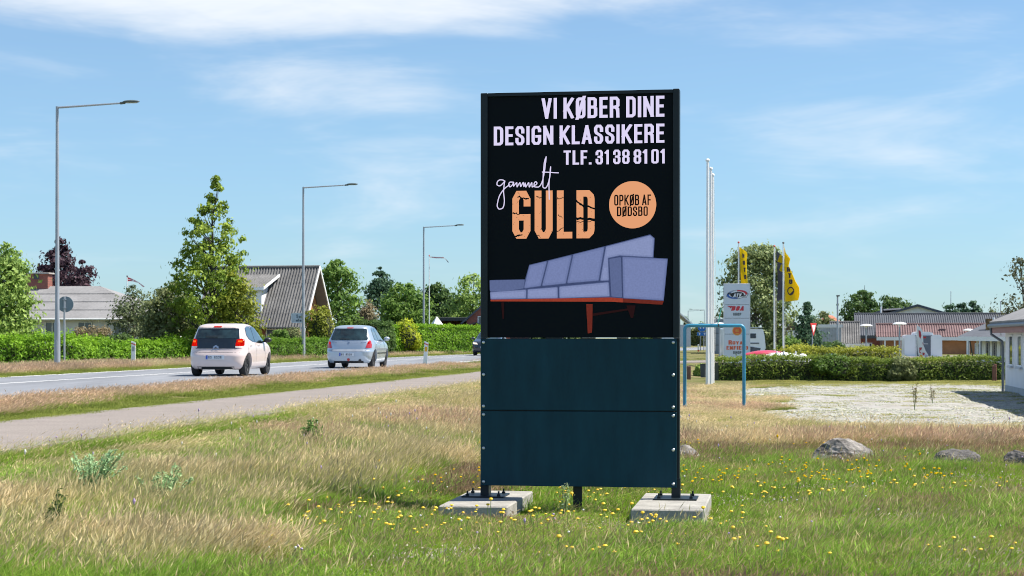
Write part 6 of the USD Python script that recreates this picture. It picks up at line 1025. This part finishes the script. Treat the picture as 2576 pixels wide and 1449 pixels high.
# ------------------------------------------------------------------ boulders
ROCKM = usdkit.material(stage, "/World/Looks/boulder_stone", {"g": ("geometry", {}), "n1": ("noise_texture", {"scale": 3.2, "detail": 8.0, "roughness": 0.68}), "n2": ("noise_texture", {"scale": 22.0, "detail": 6.0, "roughness": .7}), "mp": ("mapping", {"scale": (2.0, 2.0, 6.5), "rotation": (0.2, 0.5, 0)}), "w": ("noise_texture", {"scale": 2.0, "detail": 5.0, "distortion": .8}),
    "r1": ("rgb_ramp", {"ramp": [(0.30, (0.06, 0.056, 0.054)), (0.45, (0.19, 0.175, 0.16)), (0.60, (0.38, 0.35, 0.32)), (.75, (.48, .44, .41))]}), "r2": ("rgb_ramp", {"ramp": [(0.38, (0.45, 0.45, 0.45)), (0.5, (1, 1, 1))]}), "m": ("mix", {"mix_type": "multiply", "fac": .8}), "b": ("bump", {"distance": .03, "strength": 1.0}), "p": ("principled_bsdf", {"roughness": .9, "specular_ior_level": .2})},
    [("g.position", "n1.vector"), ("g.position", "n2.vector"), ("g.position", "mp.vector"), ("mp.vector", "w.vector"), ("n1.fac", "r1.fac"), ("w.fac", "r2.fac"), ("r1.color", "m.color1"), ("r2.color", "m.color2"), ("m.color", "p.base_color"), ("n2.fac", "b.height"), ("b.normal", "p.normal")], surface="p.BSDF")
ROCKD = mat("dark_boulder_stone", (0.13, 0.12, 0.112), .92, var=.5, scale=4.5, bump=.02, bscale=20, var2=.35)
def boulder(lab, px, py, y, w, d, h, seed, planes, dark=1.0):
    m = trimesh.creation.icosphere(5); p = np.array(m.vertices); rng = np.random.default_rng(seed)
    for nx, ny, nz, off in planes:
        nrm = np.array([nx, ny, nz], float); nrm /= np.linalg.norm(nrm); dd = p @ nrm - off; p -= np.where(dd > 0, dd * .88, 0)[:, None] * nrm
    p *= 1 + .30 * (meshkit.fbm(p * 1.8 + seed, 4, seed)[:, None] - .5) + .16 * (np.abs(meshkit.fbm(p * np.array([4, 4, 7]) + seed, 3, seed + 1)[:, None] - .5) - .2) + .06 * (meshkit.fbm(p * 18, 2, seed + 2)[:, None] - .5)
    p *= np.array([w / 2, d / 2, h]); x = wx(px, y); o = single("boulder", (p, m.faces), ROCKM if dark == 1.0 else ROCKD, lab, "boulder", "boulders along the edge of the lot", smooth=55); UsdGeom.Xformable(o).AddTranslateOp().Set(Gf.Vec3d(x, y, gz(x, y) - .01)); return o
boulder("largest pale grey boulder with a dark left flank", 2131, 1165, 24.2, 1.02, .8, .36, 3, [(-.55, -.6, .55, .62), (.5, -.35, .75, .58), (0, -.1, 1, .86), (.9, -.2, .5, .75)])
boulder("flat dark boulder between the largest and the edge boulder", 2404, 1182, 23.0, .70, .5, .25, 8, [(0, -.3, 1, .7), (-.7, -.4, .5, .7)], .5)
boulder("dark boulder cut by the photo's right edge", 2566, 1186, 22.8, .46, .4, .25, 12, [(-.4, -.5, .7, .7), (.3, -.1, 1, .8)], .5)
boulder("grey boulder half hidden behind the billboard's right side", 1722, 1158, 24.6, .54, .5, .25, 16, [(.6, -.3, .7, .66), (-.2, -.4, 1, .75)])

# ------------------------------------------------------------------ larger weeds in the meadow
def weed(name, label, px, y, h, w, n, cols, seed, leaf=.05, feather=False):
    rng = np.random.default_rng(seed); x = wx(px, y); t = Thing(name, label, "plant", (x, y, gz(x, y))); ms, P, O, K = [], [], [], []
    for k in range(n):
        a = rng.uniform(0, 2 * np.pi); e = np.array([w * math.cos(a) * rng.uniform(.3, 1) + .25 * w, w * math.sin(a) * rng.uniform(.3, 1), h * rng.uniform(.65, 1)]); q = np.array([e * .5 + np.array([0, 0, .12 * h])])[0]; s = np.linspace(0, 1, 7)[:, None]; pts = (1 - s) ** 2 * 0 + 2 * s * (1 - s) * q + s ** 2 * e; ms.append(tube(pts, np.linspace(.006, .002, 7), 4, False))
        for u in np.linspace(.3, 1, 16 if feather else 9):
            c = 2 * u * (1 - u) * q + u * u * e
            for _ in range(3): P.append(c + rng.normal(0, .018 if feather else .03, 3) * (1.4 - u)); O.append(rng.normal(0, .5, 3) + [0, 0, 1]); K.append(rng.uniform(.2, .9))
    t.add("stems", cat(*ms), STEMG); P = np.array(P); v, f, c = leaf_cards(rng, P, np.array(O), leaf, leaf_cols(rng, len(P), cols[0], cols[1], np.array(K)), 0, 2.6 if feather else 1.7); t.add("leaves", (v, f), LEAF, tint=c); return t
STEMG = mat("plant_stem", (0.13, 0.17, 0.07), .7)
weed("feathery_plant", "pale blue green feathery plant in the meadow's left foreground", 222, 16.1, .50, .30, 26, ((.18, .29, .14), (.38, .50, .30)), 41, .015, True)
weed("feathery_plant", "smaller feathery plant right of the pale one in the left meadow", 398, 15.8, .44, .26, 20, ((.18, .27, .12), (.36, .46, .26)), 42, .015, True)
weed("leafy_weed", "dark leafy weed in the tall grass below the path's middle", 780, 23.2, .42, .16, 12, ((.06, .11, .03), (.17, .25, .07)), 43, .03)
weed("leafy_weed", "dark stemmed weed in the bottom left corner of the meadow", 128, 13.4, .42, .09, 8, ((.04, .07, .02), (.1, .14, .04)), 44, .02)
weed("thistle", "thin grass stem with seed heads standing before the billboard's lower panel", 1418, 17.2, .34, .05, 4, ((.12, .17, .09), (.26, .32, .2)), 45, .016)
for i, (px, y, h) in enumerate(((3110 * .7398, 41.0, .75), (3170 * .7398, 46.0, .5))):
    weed("tall_weed", ("taller", "shorter")[i] + " dry brown weed growing in the middle of the white lot", px, y, h, .10, 5, ((.09, .07, .035), (.2, .16, .08)), 46 + i, .025)

# ------------------------------------------------------------------ sow the grass, the flowers and the stones
rng = np.random.default_rng(5)
def zscale(x, y, s):
    """tufts stay low beside the path and near the white lot"""
    u = x - path_near(y); h = np.where(u > 0, .40 + .60 * sstep(.4, 2.2, u), np.where(x > road_near(y), .58, .9)) * np.where((u > 3) & (y > 27), 1 - .55 * sstep(27, 32, y), 1.0)
    h = h * (1 - .55 * np.exp(-(((x - .7) / 1.9) ** 2 + ((y - 16.4) / 1.3) ** 2)))
    return np.stack([s, s, s * h], 1)
def sow(name, label, kinds, x, y, k, cat="grass"):
    P, W, at = [], [], 0; protos = []; pos, which = [], []
    for kind in kinds:
        s = k == kind; ns = int(s.sum())
        if not ns: continue
        pr = proto_set(kind); protos += pr; pos.append(np.stack([x[s], y[s], ground(x[s], y[s])], 1)); which.append(at + rng.integers(0, len(pr), ns)); at += len(pr)
    pos, which = np.vstack(pos), np.concatenate(which); nn = len(pos)
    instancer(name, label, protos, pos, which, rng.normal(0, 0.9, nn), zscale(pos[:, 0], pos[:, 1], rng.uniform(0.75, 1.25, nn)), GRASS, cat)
xs, ysw = [], []
for n_, a_, b_ in ((6500, 11.3, 18), (8000, 18, 28), (12000, 28, 48), (8000, 48, 70), (4000, 70, 125)):
    a, b = scatter(rng, n_, a_, b_); xs.append(a); ysw.append(b)
x, y = np.concatenate(xs), np.concatenate(ysw); k = classify(x, y)
uu = x - path_near(y); rs = uu > 0
near = rs & (y < 27.3)
sow("lawn_grass", "short green flowery grass around the billboard and boulders", ("lawn", "brown", "clover"), x, y, np.where(rs, k, ""))
sow("meadow_grass", "tall windblown green and tan meadow grass on the slope below the path", ("tall", "green", "dry", "pink"), x, y, np.where(rs & (y < 60), k, ""))
sow("verge_grass", "reddish and green grass strip between road and path", ("mown", "pink", "green"), x, y, np.where((uu < 0) & (x > road_near(y)), k, ""))
sow("roadside_grass", "dry tan grass on the far verge in front of the hedges", ("mown", "dry", "pink", "drymown"), x, y, np.where(x < road_far(y), k, ""))
sow("dry_grass", "short dry grass strip between white lot and low hedge", ("drymown",), x, y, np.where(rs & (y >= 60), k, ""))
xe = []; ye = []
yy = rng.uniform(14, 60, 700); side = rng.uniform(0, 1, 700) < 0.5
xx_ = np.where(side, path_near(yy) + rng.uniform(0.0, 0.3, 700), path_far(yy) - rng.uniform(0.0, 0.25, 700))
yr = rng.uniform(24, 75, 500); xr_ = road_near(yr) + rng.uniform(0.33, 0.6, 500)
ex, ey = np.concatenate([xx_, xr_]), np.concatenate([yy, yr])
sow("edge_grass", "ragged grass along the edges of path and road", ("mown", "tall"), ex, ey, np.where(np.concatenate([side & (rng.uniform(0, 1, 700) < .8), np.zeros(500, bool)]), "tall", "mown"))
wx_, wy_ = scatter(rng, 3600, 35, 63); wk = in_lot(wx_, wy_) & (fb(wx_, wy_, 0.55, 77) + (fb(wx_, wy_, 1.7, 78) - .5) * .8 > 0.52)
sow("lot_weeds", "sparse dry weeds and grass tufts growing through the white stones", ("drymown", "mown"), wx_, wy_, np.where(wk, np.where(rng.uniform(0, 1, 3600) < 0.8, "drymown", "mown"), ""), "weeds")
# stones
def rock_proto(seed, flat=0.6):
    m = trimesh.creation.icosphere(0); p = m.vertices * (0.75 + 0.5 * meshkit.noise(m.vertices * 1.7 + seed, seed)[:, None]) * np.array([1, .8, flat]); return np.array(p), np.array(m.faces), np.full((len(p), 3), 1.0) * (0.36, 0.345, 0.32)
STONE = tinted("white_stone", 0.0, 0.30, 5.0, 0.2)
sx, sy = scatter(rng, 85000, 32, 63); ok = in_lot(sx, sy) & (fb(sx, sy, 0.6, 91) + (fb(sx, sy, 2.2, 92) - .5) * .5 < 0.60); sx, sy = sx[ok], sy[ok]
instancer("gravel", "loose white crushed stones covering the lot", [rock_proto(s) for s in range(5)], np.stack([sx, sy, ground(sx, sy) + 0.012], 1), rng.integers(0, 5, len(sx)), rng.uniform(0, 6.28, len(sx)), np.stack([rng.lognormal(0, 0.45, len(sx)) * 0.027] * 3, 1) * np.array([1, 1, .6]), STONE, "gravel")
# flowers: the nearest ones as things, the rest as one mass
def flower(col, hr=0.018, h=0.17, seed=0):
    a = np.arange(9) * 2 * np.pi / 9; ring = np.stack([hr * np.cos(a) * (1 + .15 * (np.arange(9) % 2)), hr * np.sin(a), np.full(9, h)], 1)
    ring2 = np.stack([hr * .6 * np.cos(a), hr * .6 * np.sin(a), np.full(9, h + .008)], 1)
    v = np.vstack([ring, ring2, [[0, 0, h + .009]], [[0, 0, h - .012]]]); f = []
    for i in range(9):
        j = (i + 1) % 9; f += [[i, j, 9 + j], [i, 9 + j, 9 + i], [9 + i, 9 + j, 18], [j, i, 19]]
    st = tube([(-.03, 0, -.02), (-.012, 0, h * .6), (0, 0, h - .01)], .0022, 4, False)
    return v, np.array(f), st
YEL = mat("yellow_petals", (0.75, 0.48, 0.015), 0.6, var=0.12, scale=30); STEM = mat("flower_stem", (0.12, 0.2, 0.05), 0.6)
v, f, st = flower(None, 0.0155)
tx = np.array([rng.normal(0, 1, 3000), rng.normal(0, 1, 3000)])
fx, fy = scatter(rng, 6000, 12.4, 26.5, 0.0); kk = classify(fx, fy); dens = fb(fx, fy, 0.8, 61) + (fb(fx, fy, 0.25, 62) - .5)
ok = np.isin(kk, ("lawn", "brown", "clover")) & (dens > 0.44) & (rng.uniform(0, 1, 6000) < 0.34); fx, fy = fx[ok], fy[ok]; o = np.argsort(fy); fx, fy = fx[o], fy[o]
src = None
for i in range(min(300, len(fx))):
    at = (fx[i], fy[i], gz(fx[i], fy[i])); sc = rng.uniform(0.6, 1.35); lab = "yellow flower on a thin stem in the short grass"
    if src is None:
        t = Thing("yellow_flower", lab, "flower", at, group="yellow flowers in the short grass"); t.add("flower_head", trimesh.Trimesh(v, f, process=False), YEL); t.add("stem", st, STEM); src = t.path
    else: copy_of(src, "yellow_flower", lab, "flower", at, rng.uniform(0, 360), "yellow flowers in the short grass", (sc, sc, sc * rng.uniform(0.7, 1.15)))
YT = tinted("petals", 0.15, 0.0)
def fproto(col):
    s = st; return join((v, f, np.full((len(v), 3), 1.0) * col), (np.array(s.vertices), np.array(s.faces), np.full((len(s.vertices), 3), 1.0) * (0.12, 0.2, 0.05)))
rx, ry = fx[300:], fy[300:]
wxx, wyy = scatter(rng, 1500, 12.4, 30); kk = classify(wxx, wyy); ok = (kk != "") & (rng.uniform(0, 1, 1500) < np.where(np.isin(kk, ("lawn", "brown", "clover")), 0.22, 0.14)) & (wxx - path_near(wyy) > 0); wxx, wyy = wxx[ok], wyy[ok]
ax = np.concatenate([rx, wxx]); ay = np.concatenate([ry, wyy]); wh = np.concatenate([np.zeros(len(rx), int), rng.integers(1, 3, len(wxx))])
tall_ = np.isin(classify(ax, ay), ("tall", "green", "dry", "pink"))
instancer("wildflowers", "small yellow, white and lilac wild flowers scattered in the grass", [fproto((0.75, 0.48, 0.015)), fproto((0.72, 0.70, 0.66)), fproto((0.48, 0.36, 0.58))], np.stack([ax, ay, ground(ax, ay)], 1), wh, rng.uniform(0, 6.28, len(ax)), np.stack([np.where(wh == 0, 1, .62)] * 2 + [np.where(tall_, 2.2, 0.95)], 1) * rng.uniform(.8, 1.2, len(ax))[:, None], YT, "flowers")
